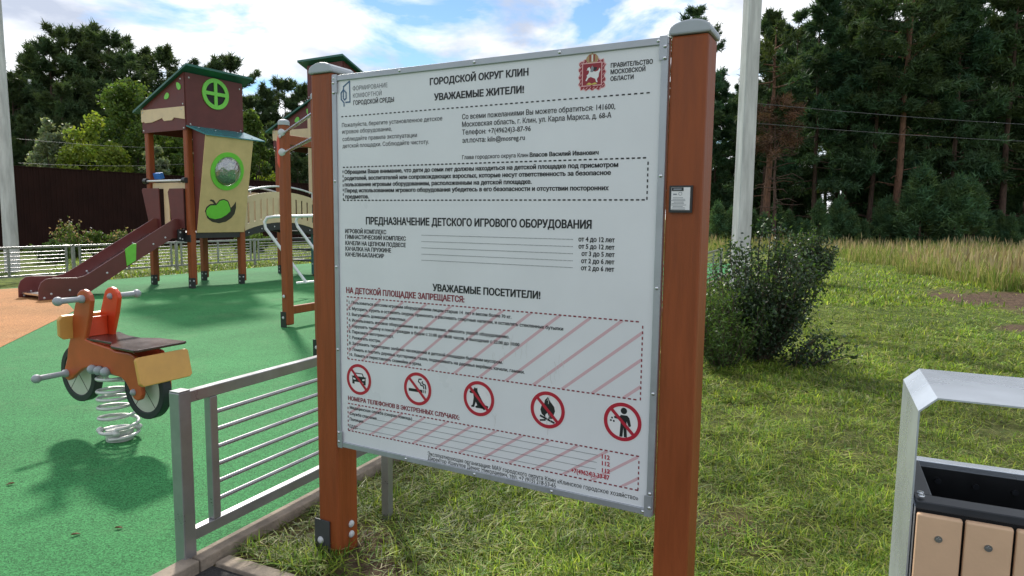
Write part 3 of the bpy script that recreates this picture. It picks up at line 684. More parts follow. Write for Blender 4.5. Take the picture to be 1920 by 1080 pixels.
for xx in (1148, 1156, 1163): ef([(xx - 2, 1537), (xx + 2, 1537), (xx + 2.4, 1560), (xx - 2.4, 1560)], 0 if xx != 1156 else 3, -.0028)
ef([(1154.5, 1563), (1157.5, 1563), (1157.5, 1571), (1154.5, 1571)], 2, -.0029)
# horse, rider, cloak, dragon
ef([(1137, 1493), (1143, 1497), (1146, 1505), (1142, 1511), (1137, 1508), (1140, 1517), (1147, 1520), (1152, 1508), (1168, 1503), (1178, 1506), (1183, 1515), (1186, 1508), (1181, 1497), (1180, 1486), (1174, 1478), (1177, 1468), (1172, 1468), (1168, 1480), (1152, 1487), (1144, 1484), (1137, 1474), (1133, 1476), (1139, 1488)], 3, -.0027)
ef([(1150, 1503), (1160, 1502), (1162, 1516), (1157, 1524), (1152, 1517)], 6, -.0025)
ef([(1160, 1505), (1172, 1509), (1174, 1517), (1162, 1519)], 5, -.0026)
ef([(1136, 1463), (1146, 1469), (1156, 1464), (1168, 1468), (1176, 1463), (1166, 1461), (1150, 1461)], 4, -.0025)
em.build('coat_of_arms', EL, panel)

# five prohibition pictograms
def pictogram(cx, cy, R, black, holes=()):
    k = MB()
    def P(poly, mi, n): k.add([bpt(cx + R * x_, cy + R * y_, n) for x_, y_ in poly], [tuple(range(len(poly)))], mi)
    circ = lambda x_, y_, r_, n=24: [(x_ + r_ * math.cos(2 * math.pi * i / n), y_ + r_ * math.sin(2 * math.pi * i / n)) for i in range(n)]
    P(circ(0, 0, 1.05, 48), 2, -.0037)
    for i, b in enumerate(black): P(b, 0, -.0034 + i * .00002)
    for h_ in holes: P(h_, 2, -.0030)
    k.ring(bpt(cx, cy, -.0030), BD, UP, BN, R * .81 / 1000, R / 1000, .0006, 48, 1)
    P([(-.70, .58), (-.58, .70), (.70, -.58), (.58, -.70)], 1, -.0023)
    k.build('pictogram', [M['ink'], M['ink_sign'], M['ink_white']], panel)
C_ = lambda x_, y_, r_, n=20: [(x_ + r_ * math.cos(2 * math.pi * i / n), y_ + r_ * math.sin(2 * math.pi * i / n)) for i in range(n)]
pictogram(122, 314, 67, [[(-.55, -.32), (-.55, .12), (-.62, .18), (-.42, .20), (-.30, .42), (.30, .42), (.42, .20), (.62, .18), (.55, .12), (.55, -.32), (.36, -.32), (.36, -.18), (-.36, -.18), (-.36, -.32)]],
          [[(-.34, .20), (-.25, .36), (.25, .36), (.34, .20)], [(-.47, -.03), (-.28, -.06), (-.28, .03), (-.47, .08)], [(.47, -.03), (.28, -.06), (.28, .03), (.47, .08)]])
def band(pts, w_):
    L, Rr = [], []
    for i, p_ in enumerate(pts):
        a = pts[max(0, i - 1)]; b = pts[min(len(pts) - 1, i + 1)]; d = math.hypot(b[0] - a[0], b[1] - a[1]); nx, ny = -(b[1] - a[1]) / d, (b[0] - a[0]) / d
        L.append((p_[0] + nx * w_ / 2, p_[1] + ny * w_ / 2)); Rr.append((p_[0] - nx * w_ / 2, p_[1] - ny * w_ / 2))
    return L + Rr[::-1]
pictogram(430, 314, 68, [[(-.66, -.02), (-.66, -.20), (.36, -.20), (.36, -.02)], [(.42, -.20), (.48, -.20), (.48, -.02), (.42, -.02)], [(.54, -.20), (.60, -.20), (.60, -.02), (.54, -.02)],
          band([(.30, .62), (.10, .60), (.06, .45), (.20, .36), (.22, .26), (.42, .22), (.46, .04)], .09), band([(.38, .50), (.32, .40), (.42, .33), (.56, .30), (.60, .04)], .09)])
pictogram(720, 314, 69, [[(-.50, .42), (-.62, .36), (-.58, .26), (-.36, .24), (-.34, .0), (-.40, -.40), (-.50, -.46), (-.48, -.54), (-.30, -.52), (-.20, -.20), (-.10, -.40), (-.22, -.46), (-.20, -.55), (.30, -.55), (.52, -.40), (.62, -.36), (.60, -.46), (.34, -.62), (.36, -.30), (.10, .10), (-.08, .40), (-.10, .62), (-.18, .56), (-.28, .62), (-.34, .50)]])
pictogram(1013, 313, 69, [[(.02, .72), (-.16, .52), (-.20, .30), (-.36, .18), (-.42, -.04), (-.34, -.26), (-.12, -.42), (-.12, -.28), (0, -.16), (.08, -.34), (.10, -.42), (.34, -.28), (.44, -.02), (.38, .22), (.16, .46)],
          band([(-.44, -.36), (.42, -.66)], .11), band([(-.44, -.62), (-.10, -.56)], .10), band([(.06, -.44), (.40, -.38)], .09)])
pictogram(1299, 313, 68, [C_(.06, .58, .17), [(-.10, .36), (.24, .36), (.36, .24), (.46, -.16), (.34, -.22), (.22, .06), (.22, -.26), (.26, -.78), (.10, -.78), (.06, -.30), (.02, -.78), (-.14, -.78), (-.10, -.10), (-.12, .10), (-.44, .14), (-.46, .24), (-.14, .28)],
          C_(-.56, .14, .055, 10), C_(-.62, .0, .055, 10), C_(-.46, -.02, .055, 10)])

# ------------------------------------------------------------------ railings
def railing(name, segs, off, label, sub, group=None):
    """segs: panel starts along U (metres); off: metres across from P0"""
    root = empty(name, tuple(uw(segs[0], off, 0))); tag(root, label, 'railing', group)
    O = -V(root.location); hgt = .75
    g = lambda a, z: uw(a, off, 0) + O + UP * z
    for i, a in enumerate(segs):
        p = MB(); p.box(g(a, hgt / 2 - .03), (.06, .06, hgt + .06), U, W, UP); po = p.build('post', M['fence_grey'], root, bevel=.004)
        p2 = MB(); p2.box(g(a, hgt + .003), (.057, .057, .005), U, W, UP); p2.build('post_cap', M['fence_grey'], po, bevel=.001)
        if i == len(segs) - 1: break
        b = segs[i + 1]
        f = MB()
        f.bar(g(a + .034, hgt - .03), g(b - .034, hgt - .03), .04, .05); f.bar(g(a + .034, .105), g(b - .034, .105), .04, .05)
        n_m = 1 if b - a > 1.5 else 0
        st = [a + .155, b - .155] + [(a + b) / 2] * n_m
        for s in st: f.bar(g(s, .131), g(s, hgt - .056), .038, .04, up=U)
        fo = f.build('panel_frame', M['fence_grey'], root, bevel=.003)
        xs = sorted(st)
        for k in range(sub):
            z = .13 + (hgt - .055 - .13) * (k + 1) / (sub + 1)
            rd = MB()
            for s0, s1 in zip(xs[:-1], xs[1:]): rd.tube([g(s0 + .018, z), g(s1 - .018, z)], .0105, 8)
            rd.build('rod', M['fence_grey'], fo)
    return root
railing('railing', [0, 2.72, 5.44, 8.16, 10.88, 13.60, 16.32], 0.0, 'silver grey metal railing on the concrete kerb beside the notice board', 6)
# left side, seen beyond the slide
LB = 13.27
railing('railing', [2.37, 5.09, 7.81, 10.53, 13.25, 15.97, 18.69, 21.41], LB, 'long silver grey railing behind the slide and the play tower', 6)
gp = empty('steel_post', (-0.619, 3.26, LAWN)); tag(gp, 'slim plain grey steel post in the grass under the notice board', 'post')
p = MB(); p.box((0, 0, .28), (.042, .042, .80), U, W, UP); p.build('shaft', M['fence_grey'], gp, bevel=.003)
p = MB(); p.ball((0, 0, .68), .022, UP, True, flat=.4); p.build('end_cap', M['cap_grey'], gp)

# ------------------------------------------------------------------ play complex (local x = away along the tower, y = to the left)
play = empty('play_complex', (-6.404, 13.346, 0), math.radians(60))
tag(play, 'brown wooden play complex of roofed towers with slide and arched bridge', 'play complex')
X, Y = V((1, 0, 0)), V((0, 1, 0))
NB = [0]
def bolts(parent, pts, n, r=.018):
    for p_ in pts:
        b = MB(); b.ball(p_, r, n, True, flat=.6, seg=8, rings=3); b.build('bolt', M['bolt'], parent)
def tower_post(x, y, top, foot=True):
    p = MB(); p.box((x + .065, y + .065, top / 2 + .03), (.13, .13, top - .06)); po = p.build('post', M['terracotta'], play, bevel=.022)
    if foot:
        f = MB(); f.box((x + .02, y - .004, .10), (.10, .012, .22)); f.box((x - .004, y + .055, .10), (.012, .10, .22))
        fo = f.build('foot_plate', M['black'], po)
        bolts(fo, [(x - .01, y + .05, .15), (x - .01, y + .05, .06)], -X); bolts(fo, [(x + .03, y - .01, .15)], -Y)
    return po
def roof(poly, th, name='roof', m='roof', axis=X, O=(0, 0, 0), n=None): pass
def gable_house(x0, y0, d=1.30, w=1.40, z=0.0, leaves=True):
    """house top over a tower: high wall on the -y side, gables at both x ends, single-pitch roof"""
    a = .433; zt = 4.22 + z
    zz = lambda y: zt - a * y
    for k, xx in enumerate((x0 - .022, x0 + d + .002)):
        g = MB(); g.prism([(0, 3.125 + z), (w + .01, 3.125 + z), (w + .01, zz(w)), (0, zz(0))], (xx, y0, 0), Y, UP, X, .02)
        go = g.build('gable_panel', M['brown_panel'], play)
        if k: continue
        t = MB(); t.prism([(1.42, 3.345 + z), (1.42, 3.585 + z), (0, 3.572 + z), (0, 3.325 + z), (.33, 3.375 + z), (.40, 3.325 + z), (.66, 3.325 + z), (.72, 3.385 + z), (1.06, 3.32 + z), (1.30, 3.32 + z), (1.34, 3.35 + z), (1.38, 3.335 + z)],
                          (xx - .013, y0, 0), Y, UP, X, .012); t.build('trim_board', M['cream'], go, bevel=.003)
        bolts(go, [(xx, y0 + .05, 3.16 + z), (xx, y0 + 1.37, 3.17 + z), (xx, y0 + .05, 3.62 + z), (xx, y0 + 1.37, 3.60 + z), (xx - .013, y0 + .08, 3.52 + z), (xx - .013, y0 + 1.36, 3.53 + z), (xx, y0 + .10, 4.10 + z)], -X)
        for (ly, lz, rot) in ((.16, 3.97 + z, .9), (.55, 3.80 + z, -.5)):
            l = MB(); pts = []
            for i in range(12):
                tt = i / 12 * 2 * math.pi; px_, py_ = .085 * math.cos(tt), .055 * math.sin(tt) * (1 - .3 * math.cos(tt))
                pts.append((ly + px_ * math.cos(rot) - py_ * math.sin(rot), lz + px_ * math.sin(rot) + py_ * math.cos(rot)))
            l.prism(pts, (xx - .010, y0, 0), Y, UP, X, .009); l.build('leaf_ornament', M['green'], go)
    hw = MB(); hw.prism([(0, 3.19 + z), (d, 3.19 + z), (d, zz(0)), (0, zz(0))], (x0, y0 - .02, 0), X, UP, Y, .02)
    ho = hw.build('wall_panel', M['brown_panel'], play)
    lw = MB(); lw.prism([(0, 3.125 + z), (d, 3.125 + z), (d, zz(w)), (0, zz(w))], (x0, y0 + w - .005, 0), X, UP, Y, .02); lw.build('wall_panel', M['brown_panel'], play)
    r = MB(); r.prism([(-.20, zz(-.20) + .005), (w + .20, zz(w + .20) + .005), (w + .20, zz(w + .20) + .045), (-.20, zz(-.20) + .045)], (x0 - .10, y0, 0), Y, UP, X, d + .24)
    r.build('roof', M['roof'], play)
    return ho
for (x, y, top) in ((0, 0, 3.5), (0, 1.27, 3.3), (1.17, 0, 3.4), (1.17, 1.27, 3.3)): tower_post(x, y, top)
hp = gable_house(0, 0)
wr = MB(); wr.ring((.655, -.042, 3.905), X, UP, Y, .225, .305, .021); wr.box((.655, -.034, 3.905), (.46, .020, .07)); wr.box((.655, -.0345, 3.905), (.07, .018, .46))
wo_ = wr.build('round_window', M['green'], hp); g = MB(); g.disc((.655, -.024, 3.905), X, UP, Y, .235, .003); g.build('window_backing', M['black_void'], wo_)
bolts(hp, [(.08, -.02, 4.13), (.08, -.02, 3.24), (1.24, -.02, 3.24), (1.24, -.02, 4.10)], -Y)
c = MB(); c.prism([(0, 3.20), (-.47, 3.03), (-.47, 3.05), (0, 3.222)], (-.02, -.021, 0), Y, UP, X, 1.0)
cv = [V((-.02, -.022, 3.19)), V((1.33, -.022, 3.19)), V((1.50, -.45, 3.015)), V((.10, -.45, 3.015))]
c = MB(); c.add(cv + [p_ + V((0, 0, .022)) for p_ in cv], [(0, 1, 2, 3), (7, 6, 5, 4), (0, 4, 5, 1), (1, 5, 6, 2), (2, 6, 7, 3), (3, 7, 4, 0)])
co = c.build('canopy', M['roof_sky_tint'], play); bolts(co, [(.20, -.1, 3.182), (.5, -.2, 3.15), (1.1, -.1, 3.18), (1.25, -.35, 3.08)], UP)
# leaning bay with a domed round window
BA, BBt = V((0, -.03, 1.12)), V((0, -.40, 3.03)); BU = (BBt - BA).normalized(); BNn = X.cross(BU).normalized()   # outward
if BNn.y > 0: BNn = -BNn
def bayp(x, z, n=0): t = (z - 1.12) / BU.z; return BA + X * x + BU * t + BNn * n
h_ = MB(); cx, cz, rr = .675, 2.36, .30; seg = 40
ctr = bayp(cx, cz); Lh = (BBt - BA).length; ct = (cz - 1.12) / BU.z
inn, outp = [], []
for i in range(seg):
    a = 2 * math.pi * i / seg; ca, sa = math.cos(a), math.sin(a)
    inn.append(ctr + X * ca * rr + BU * sa * rr)
    k = min(((1.23 - cx) / ca if ca > 0 else (cx - .12) / -ca) if abs(ca) > 1e-6 else 9e9, ((Lh - ct) / sa if sa > 0 else ct / -sa) if abs(sa) > 1e-6 else 9e9)
    outp.append([cx + ca * k, ct + sa * k])
corners = [(1.23, Lh), (.12, Lh), (.12, 0), (1.23, 0)]
for cc in corners:
    j = min(range(seg), key=lambda i: (outp[i][0] - cc[0]) ** 2 + (outp[i][1] - cc[1]) ** 2); outp[j] = list(cc)
outp = [BA + X * p_[0] + BU * p_[1] for p_ in outp]
vs = inn + outp + [p_ + BNn * .018 for p_ in inn] + [p_ + BNn * .018 for p_ in outp]; fs = []
for i in range(seg):
    j = (i + 1) % seg
    fs += [(i, j, seg + j, seg + i), (2 * seg + i, 3 * seg + i, 3 * seg + j, 2 * seg + j), (i, 2 * seg + i, 2 * seg + j, j), (seg + i, seg + j, 3 * seg + j, 3 * seg + i)]
h_.add(vs, fs); bay = h_.build('bay_panel', M['yellow'], play)
rg = MB(); rg.ring(ctr + BNn * .019, X, BU, BNn, .295, .385, .016); rg.build('window_ring', M['green'], bay)
dm = MB(); dm.ball(ctr + BNn * .02, .296, BNn, True, flat=.55, seg=32, rings=10); dm.build('window_dome', M['plexi'], bay)
def lp(cx_, cy_): return (.60 + (cx_ - 730) * .0028, 1.55 - (cy_ - 375) * .00268)
def baypoly(pts, n0, th, m, name):
    b = MB(); pp = [bayp(x_, z_, n0) for x_, z_ in pts]; k = len(pp)
    b.add(pp + [p_ + BNn * th for p_ in pp], [tuple(range(k)), tuple(range(2 * k - 1, k - 1, -1))] + [(i, i + k, (i + 1) % k + k, (i + 1) % k) for i in range(k)]); b.build(name, m, bay)
baypoly([lp(*p_) for p_ in [(604, 375), (612, 345), (640, 322), (672, 318), (655, 303), (634, 297), (642, 286), (666, 290), (690, 318), (714, 288), (750, 280), (786, 292), (800, 315), (815, 348), (840, 322), (853, 298), (860, 345), (852, 392), (828, 425), (785, 453), (728, 466), (670, 455), (628, 428)]], .019, .003, M['dark_print'], 'fruit_outline')
baypoly([lp(*p_) for p_ in [(612, 372), (622, 350), (645, 332), (690, 330), (716, 296), (750, 288), (782, 300), (790, 318), (808, 350), (812, 372), (780, 402), (740, 424), (690, 434), (645, 425), (618, 402)]], .0225, .006, M['green'], 'fruit_ornament')
for xx in (.115, 1.205):
    s_p = MB(); s_p.prism([(-.021, 1.12), (-.021, 3.18), (-.18, 3.10), (-.395, 3.02), (-.03, 1.12)], (xx, 0, 0), Y, UP, X, .018); s_p.build('side_panel', M['brown_panel'], play)
pf = MB(); pf.box((.65, .70, 1.06), (1.28, 1.36, .11)); pf.build('platform', M['black'], play)
# slide
sl = MB(); prof = [(-.02, 1.0), (-.02, 1.35), (-.05, 1.385), (-.15, 1.385), (-1.80, .42), (-1.90, .372), (-2.02, .350), (-2.42, .372), (-2.52, .36), (-2.60, .30), (-2.64, .20), (-2.645, .01), (-2.42, 0), (-1.85, .055), (-.85, .64), (-.20, 1.0)]
slide = MB()
ch = [(-.02, 1.13), (-.3, 1.08), (-1.75, .23), (-2.0, .135), (-2.60, .10)]
slide.prism(ch + [(x_, z_ - .03) for x_, z_ in ch[::-1]], (0, .30, 0), X, UP, Y, .66)
so_ = slide.build('slide', M['chrome'], play)
for yy in (.28, .96):
    s2 = MB(); s2.prism(prof, (0, yy, 0), X, UP, Y, .022); spo = s2.build('side_plate', M['slide_brown'], so_, bevel=.004)
    bolts(spo, [(-2.45, yy, .10), (-2.15, yy, .14), (-2.56, yy, .04), (-1.5, yy, .40), (-1.05, yy, .62), (-.60, yy, .90), (-.35, yy, 1.02)], -Y, .02)
gq = MB(); gq.prism([(-1.14, .50), (-.96, .60), (-.94, .92), (-1.0, .92), (-1.16, .82)], (0, .265, 0), X, UP, Y, .014); gq.build('green_plate', M['green'], so_, bevel=.006)
br = MB(); br.box((-.06, .20, 1.06), (.16, .03, .24)); br.box((0.0, .10, 1.0), (.02, .2, .14)); bro = br.build('bracket', M['black'], so_); bolts(bro, [(-.09, .183, 1.12), (-.05, .183, .98), (-.10, .183, 1.0)], -Y)
# entry wings, back board and bar
w1 = MB(); w1.prism([(1.50, 1.97), (1.47, 2.0), (.92, 2.0), (.90, 1.18), (1.0, 1.18), (1.32, 1.36)], (-.045, 0, 0), Y, UP, X, .02); w1.build('entry_wing', M['brown_panel'], play, bevel=.004)
w2 = MB(); w2.prism([(.62, 1.92), (.56, 1.99), (.12, 1.99), (.12, 1.2), (.34, 1.2), (.52, 1.30)], (-.045, 0, 0), Y, UP, X, .02); w2.build('entry_wing', M['brown_panel'], play, bevel=.004)
yb = MB()
yb.box((.05, .70, 2.05), (.02, 1.1, .12)); yb.box((.05, .80, 1.55), (.02, .17, .9)); yb.box((.05, .56, 1.55), (.02, .14, .9)); yb.box((.05, .62, 1.24), (.021, .5, .2))
yb.build('back_board', M['cream'], play, bevel=.006)
gb = MB(); gb.tube([(-.03, .06, 2.147), (-.03, 1.36, 2.147)], .022); gbo = gb.build('grab_bar', M['white_tube'], play)
gc = MB()
for yy in (.07, 1.36): gc.tube([(-.03, yy - .05, 2.147), (-.03, yy + .05, 2.147)], .055)
gc.build('bar_clamp', M['black'], gbo)
bl = MB(); bl.box((.12, 1.15, 2.26), (.10, .22, .13), (1, 0, .3), (0, 1, 0), (-.3, 0, 1)); bl.build('play_telescope', M['blue'], play, bevel=.01)
# arched bridge
bridge = MB(); na = 14
arc = lambda x, z0, rise: z0 + rise * (1 - ((x - 2.38) / 1.08) ** 2)
xs = [1.30 + i * (2.16 / na) for i in range(na + 1)]
for yy in (.10, 1.14):
    bridge.prism([(x_, arc(x_, .98, .17)) for x_ in xs] + [(x_, arc(x_, 1.12, .20)) for x_ in xs[::-1]], (0, yy, 0), X, UP, Y, .03)
for i in range(na): bridge.bar((xs[i] + .08, .13, arc(xs[i] + .08, 1.06, .18)), (xs[i] + .08, 1.14, arc(xs[i] + .08, 1.06, .18)), .135, .03)
bo_ = bridge.build('bridge', M['black'], play)
for yy, sgn in ((.085, 1), (1.17, 1)):
    rl = MB()
    rl.prism([(x_, arc(x_, 1.70, .17)) for x_ in xs] + [(x_, arc(x_, 1.84, .17)) for x_ in xs[::-1]], (0, yy, 0), X, UP, Y, .018)
    rl.prism([(x_, arc(x_, 1.12, .20)) for x_ in xs] + [(x_, arc(x_, 1.25, .20)) for x_ in xs[::-1]], (0, yy, 0), X, UP, Y, .018)
    k = 0; x_ = 1.31
    while x_ < 3.4:
        rl.prism([(x_, arc(x_, 1.25, .20)), (x_ + .125, arc(x_ + .125, 1.25, .20)), (x_ + .125, arc(x_ + .125, 1.70, .17)), (x_, arc(x_, 1.70, .17))], (0, yy + .001, 0), X, UP, Y, .016); x_ += .168
    ro = rl.build('bridge_railing', M['cream'], bo_)
    bolts(ro, [(x_, yy - .0, arc(x_, 1.05, .18)) for x_ in (1.45, 1.8, 2.15, 2.5, 2.85, 3.2)], -Y)
    hr = MB(); hr.tube([(x_, yy + .01, arc(x_, 1.96, .17)) for x_ in xs], .02, 8)
    for x_ in (1.45, 2.4, 3.3): hr.tube([(x_, yy + .01, arc(x_, 1.8, .17)), (x_, yy + .01, arc(x_, 1.96, .17))], .016, 8)
    hr.build('handrail', M['white_tube'], bo_)
# second, farther tower and the tall house beside it
for (x, y, top) in ((3.48, .20, 3.4), (3.48, 1.44, 3.3), (4.65, .20, 3.3), (4.65, 1.44, 3.3)): tower_post(x, y, top)
gable_house(3.48, .17)
p2 = MB(); p2.box((4.13, .86, 1.06), (1.28, 1.36, .11)); p2.build('platform', M['black'], play)
for (x, y, top) in ((3.45, -.86, 4.8), (4.6, -.86, 4.4)): tower_post(x, y, top)
tw = MB(); tw.prism([(.30, 3.20), (-.84, 3.20), (-.84, 5.03), (.30, 5.03)], (3.415, 0, 0), Y, UP, X, .02); two = tw.build('wall_panel', M['brown_panel'], play)
bolts(two, [(3.415, -.55, 4.95), (3.415, -.72, 4.90), (3.415, .25, 4.3), (3.415, .25, 3.7)], -X)
for yy in (-.86, .30):
    t3 = MB(); t3.prism([(3.437, 3.2), (4.75, 3.2), (4.75, 4.50), (3.437, 5.03)], (0, yy, 0), X, UP, Y, .02); t3.build('gable_panel', M['brown_panel'], play)
t4 = MB(); t4.prism([(3.28, 5.105), (4.85, 4.475), (4.85, 4.52), (3.28, 5.15)], (0, -.98, 0), X, UP, Y, 1.46); t4.build('roof', M['roof'], play)
t5 = MB(); t5.box((3.40, .245, 2.95), (.03, .09, 1.9)); t5.build('edge_board', M['cream'], play, bevel=.004)
t6 = MB(); t6.box((3.40, .20, .95), (.04, .10, 1.8)); t6o = t6.build('edge_board', M['teal'], play, bevel=.004); bolts(t6o, [(3.378, .20, z_) for z_ in (.3, .7, 1.1, 1.5, 1.75)], -X)
st_ = MB()
for z_ in (.35, .62, .88): st_.box((3.7, .75, z_), (.26, .95, .035))
st_.build('step', M['black'], play)

# ------------------------------------------------------------------ gymnastics frame
gym = empty('gymnastics_frame', (-2.99, 8.87, 0)); tag(gym, 'terracotta wooden gymnastics frame with steel bars behind the left sign post', 'climbing frame')
GP = [V((0, 0, 0)), V((.55, 1.15, 0)), V((1.02, -1.98, 0))]
gd = V((.29, .957, 0)).normalized(); ge = V((.457, -.889, 0))
for i, g_ in enumerate(GP):
    p = MB(); p.box(g_ + UP * 1.36, (.115, .115, 2.66), (.88, -.47, 0), (.47, .88, 0)); po = p.build('post', M['terracotta'], gym, bevel=.02)
    c = MB(); c.ball(g_ + UP * 2.69, .074, UP, True, flat=.5, seg=16); c.tube([g_ + UP * 2.65, g_ + UP * 2.692], .074, 16); c.build('post_cap', M['cap_grey'], po)
    f = MB(); f.box(g_ + V((-.05, -.035, .10)), (.10, .012, .22), (.88, -.47, 0), (.47, .88, 0)); fo = f.build('foot_plate', M['black'], po); bolts(fo, [g_ + V((-.053, -.043, .13))], (-.47, -.88, 0), .02)
p = MB(); p.bar(GP[0] + gd * .06 + UP * .22, GP[1] - gd * .06 + UP * .22, .06, .11); p.build('beam', M['terracotta'], gym, bevel=.01)
p = MB(); p.bar(GP[0] + gd * .06 + UP * 2.47, GP[1] - gd * .06 + UP * 2.47, .06, .13); p.build('beam', M['terracotta'], gym, bevel=.01)
for z_, L in ((2.30, 2.2), (2.55, 2.2)):
    p = MB(); p.tube([GP[0] + ge * .05 + UP * z_, GP[2] - ge * .05 + UP * z_], .019, 10); bo2 = p.build('bar', M['chrome'], gym)
    p = MB(); p.ball(GP[0] + V((-.01, -.062, z_)), .05, (-.1, -1, 0), True, flat=.35); p.build('bar_flange', M['bolt'], bo2)
p = MB(); p.prism([(-.045, 2.1), (-.075, 2.16), (-.085, 2.45), (-.06, 2.52), (-.03, 2.52), (-.03, 2.1)], (-.02, -.06, 0), (.88, -.47, 0), UP, (.47, .88, 0), .1); p.build('side_board', M['rider_red'], gym, bevel=.01)
bolts(gym, [V((-.03, -.068, 2.50)), V((-.03, -.068, .42))], (-.47, -.88, 0), .024)
# bent tube ladder
arch = empty('climbing_arch', (-3.9, 12.2, 0)); tag(arch, 'bent pale steel tube climbing ladder behind the gymnastics frame', 'climbing ladder')
def at_(px, py, Yy):
    d = _f + _r * ((px - 960) / 1256) - _u * ((py - 540) / 1256); return V((0, 0, EYE)) + d * (Yy / d.y)
AO = -V(arch.location)
t1 = [at_(640, 404, 12.2), at_(515, 406, 12.2), at_(501, 408, 12.2), at_(496, 416, 12.2), at_(498, 428, 12.2), at_(572, 527, 12.2), at_(574, 531, 12.2)]
p = MB(); p.tube([q_ + AO for q_ in t1], .028, 10); p.build('tube', M['white_tube'], arch)
t2_ = [at_(660, 402, 12.9), at_(566, 405, 12.9), at_(557, 408, 12.9), at_(555, 416, 12.9), at_(558, 425, 12.9), at_(628, 520, 12.9)]
p = MB(); p.tube([q_ + AO for q_ in t2_], .028, 10); p.build('tube', M['white_tube'], arch)
p = MB(); p.tube([at_(556, 531, 12.2) + AO, at_(640, 523, 12.2) + AO], .024, 10); p.build('rung', M['white_tube'], arch)
for (px, Yy, py) in ((574, 12.2, 529), (628, 12.9, 520), (640, 12.2, 404)):
    b = at_(px, py, Yy) + AO; p = MB(); p.tube([b, V((b.x, b.y, 0))], .026, 8)
    if px != 574: p.build('leg', M['white_tube'], arch)

# ------------------------------------------------------------------ spring rider (local x = forward, y = away from camera side)
AR = math.radians(27)
rider = empty('spring_rider', (-2.60, 4.33, 0), math.pi - AR)
tag(rider, 'orange motorbike shaped spring rider with cream wheels on a coil spring', 'spring rider')
# local +y points to the camera side after the turn
prof = [(.222, .94), (.205, .975), (.175, .995), (.14, 1.002), (.105, .993), (.075, .968), (.062, .935), (.09, .83), (.150, .675), (.09, .664), (.029, .656), (-.097, .643), (-.158, .627), (-.30, .628), (-.345, .617), (-.369, .59), (-.404, .465), (-.407, .375), (-.392, .345), (-.36, .332), (-.325, .340), (-.30, .37), (-.276, .41), (-.249, .44), (-.207, .462), (-.105, .472), (-.088, .50), (.0, .512), (.10, .500), (.19, .475), (.25, .44), (.32, .392), (.36, .373), (.395, .383), (.411, .41), (.395, .46), (.365, .52), (.345, .60), (.31, .68), (.268, .83)]
for yy, mm in ((.075, 'rider_orange'), (-.105, 'rider_red')):
    p = MB(); p.prism(prof, (0, yy, 0), X, UP, Y, .03); po = p.build('side_panel', M[mm], rider, bevel=.008)
    for (bx, bz) in ((-.33, .385),):
        b = MB(); b.ball((bx, yy + (.03 if yy > 0 else 0), bz), .022, (0, 1 if yy > 0 else -1, 0), True); b.build('bolt_cap', M['peg'], po)
    sg_ = 1 if yy > 0 else -1
    for (bx, bz, L) in ((.145, .94, .155), (.37, .425, .19)):
        k = MB(); y0_ = yy + (.03 if yy > 0 else 0)
        k.tube([(bx, y0_, bz), (bx, y0_ + sg_ * .02, bz), (bx, y0_ + sg_ * .03, bz), (bx, y0_ + sg_ * L, bz)], [.026, .026, .018, .020], 12)
        k.ball((bx, y0_ + sg_ * L, bz), .030, (0, sg_, 0), False, seg=12)
        k.ball((bx, yy + (0 if yy > 0 else .03), bz), .022, (0, -sg_, 0), True)
        k.build('handle' if bz > .8 else 'foot_peg', M['peg'], rider)
p = MB(); p.prism([(.215, -.17), (.225, .10), (.03, .095), (-.12, .10), (-.20, .155), (-.235, .175), (-.475, .19), (-.49, .17), (-.49, -.15), (-.475, -.17), (-.235, -.155), (-.12, -.10), (.03, -.11)], (0, 0, .664), X, Y, UP, .016)
p.build('seat', M['seat_brown'], rider, bevel=.004)
tu = V((.22, 0, 1)).normalized()
p = MB(); p.prism([(-.175, .17), (-.16, .182), (.165, .182), (.18, .168), (.18, .02), (.16, 0), (-.155, 0), (-.175, .015)], (-.520, 0, .455), Y, tu, (tu.cross(Y)).normalized() * -1, .03); tbo = p.build('tail_board', M['rider_yellow'], rider, bevel=.006)
p = MB(); p.box((-.425, .09, .55), (.10, .028, .09)); p.box((-.425, -.09, .55), (.10, .028, .09)); p.build('bracket', M['rider_orange'], tbo)
p = MB(); p.prism([(-.19, .69), (-.165, .668), (.165, .668), (.19, .69), (.19, .80), (.165, .822), (-.165, .822), (-.19, .80)], (.275, 0, 0), Y, UP, (.95, 0, .25), .03); p.build('front_board', M['rider_yellow'], rider, bevel=.006)
p = MB(); p.box((.20, 0, .745), (.03, .145, .13)); p.build('cross_board', M['rider_red'], rider, bevel=.004)
for wx, wz in ((.385, .405), (-.315, .385)):
    p = MB(); p.ring((wx, -.030, wz), X, UP, Y, .150, .195, .06, 48); wo2 = p.build('wheel', M['tyre'], rider, bevel=.006)
    p = MB(); p.disc((wx, -.022, wz), X, UP, Y, .152, .044, 40); p.build('wheel_disc', M['wheel_cream'], wo2)
    p = MB()
    for a_ in (1.57, 4.0, 5.4): p.box((wx + .075 * math.cos(a_), .0225, wz + .075 * math.sin(a_)), (.148, .002, .003), (math.cos(a_), 0, math.sin(a_)), (0, 1, 0), (-math.sin(a_), 0, math.cos(a_)))
    p.build('spoke_groove', M['dark_print'], wo2)
p = MB(); p.box((-.01, .0, .475), (.26, .14, .05)); pl_ = p.build('mounting_plate', M['peg'], rider, bevel=.01)
for k in range(3):
    b = MB(); b.ball((.075 - k * .07, .112, .485), .032, Y, False); b.build('bolt_cap', M['peg'], pl_)
p = MB(); turns = 6.6; n_ = 260
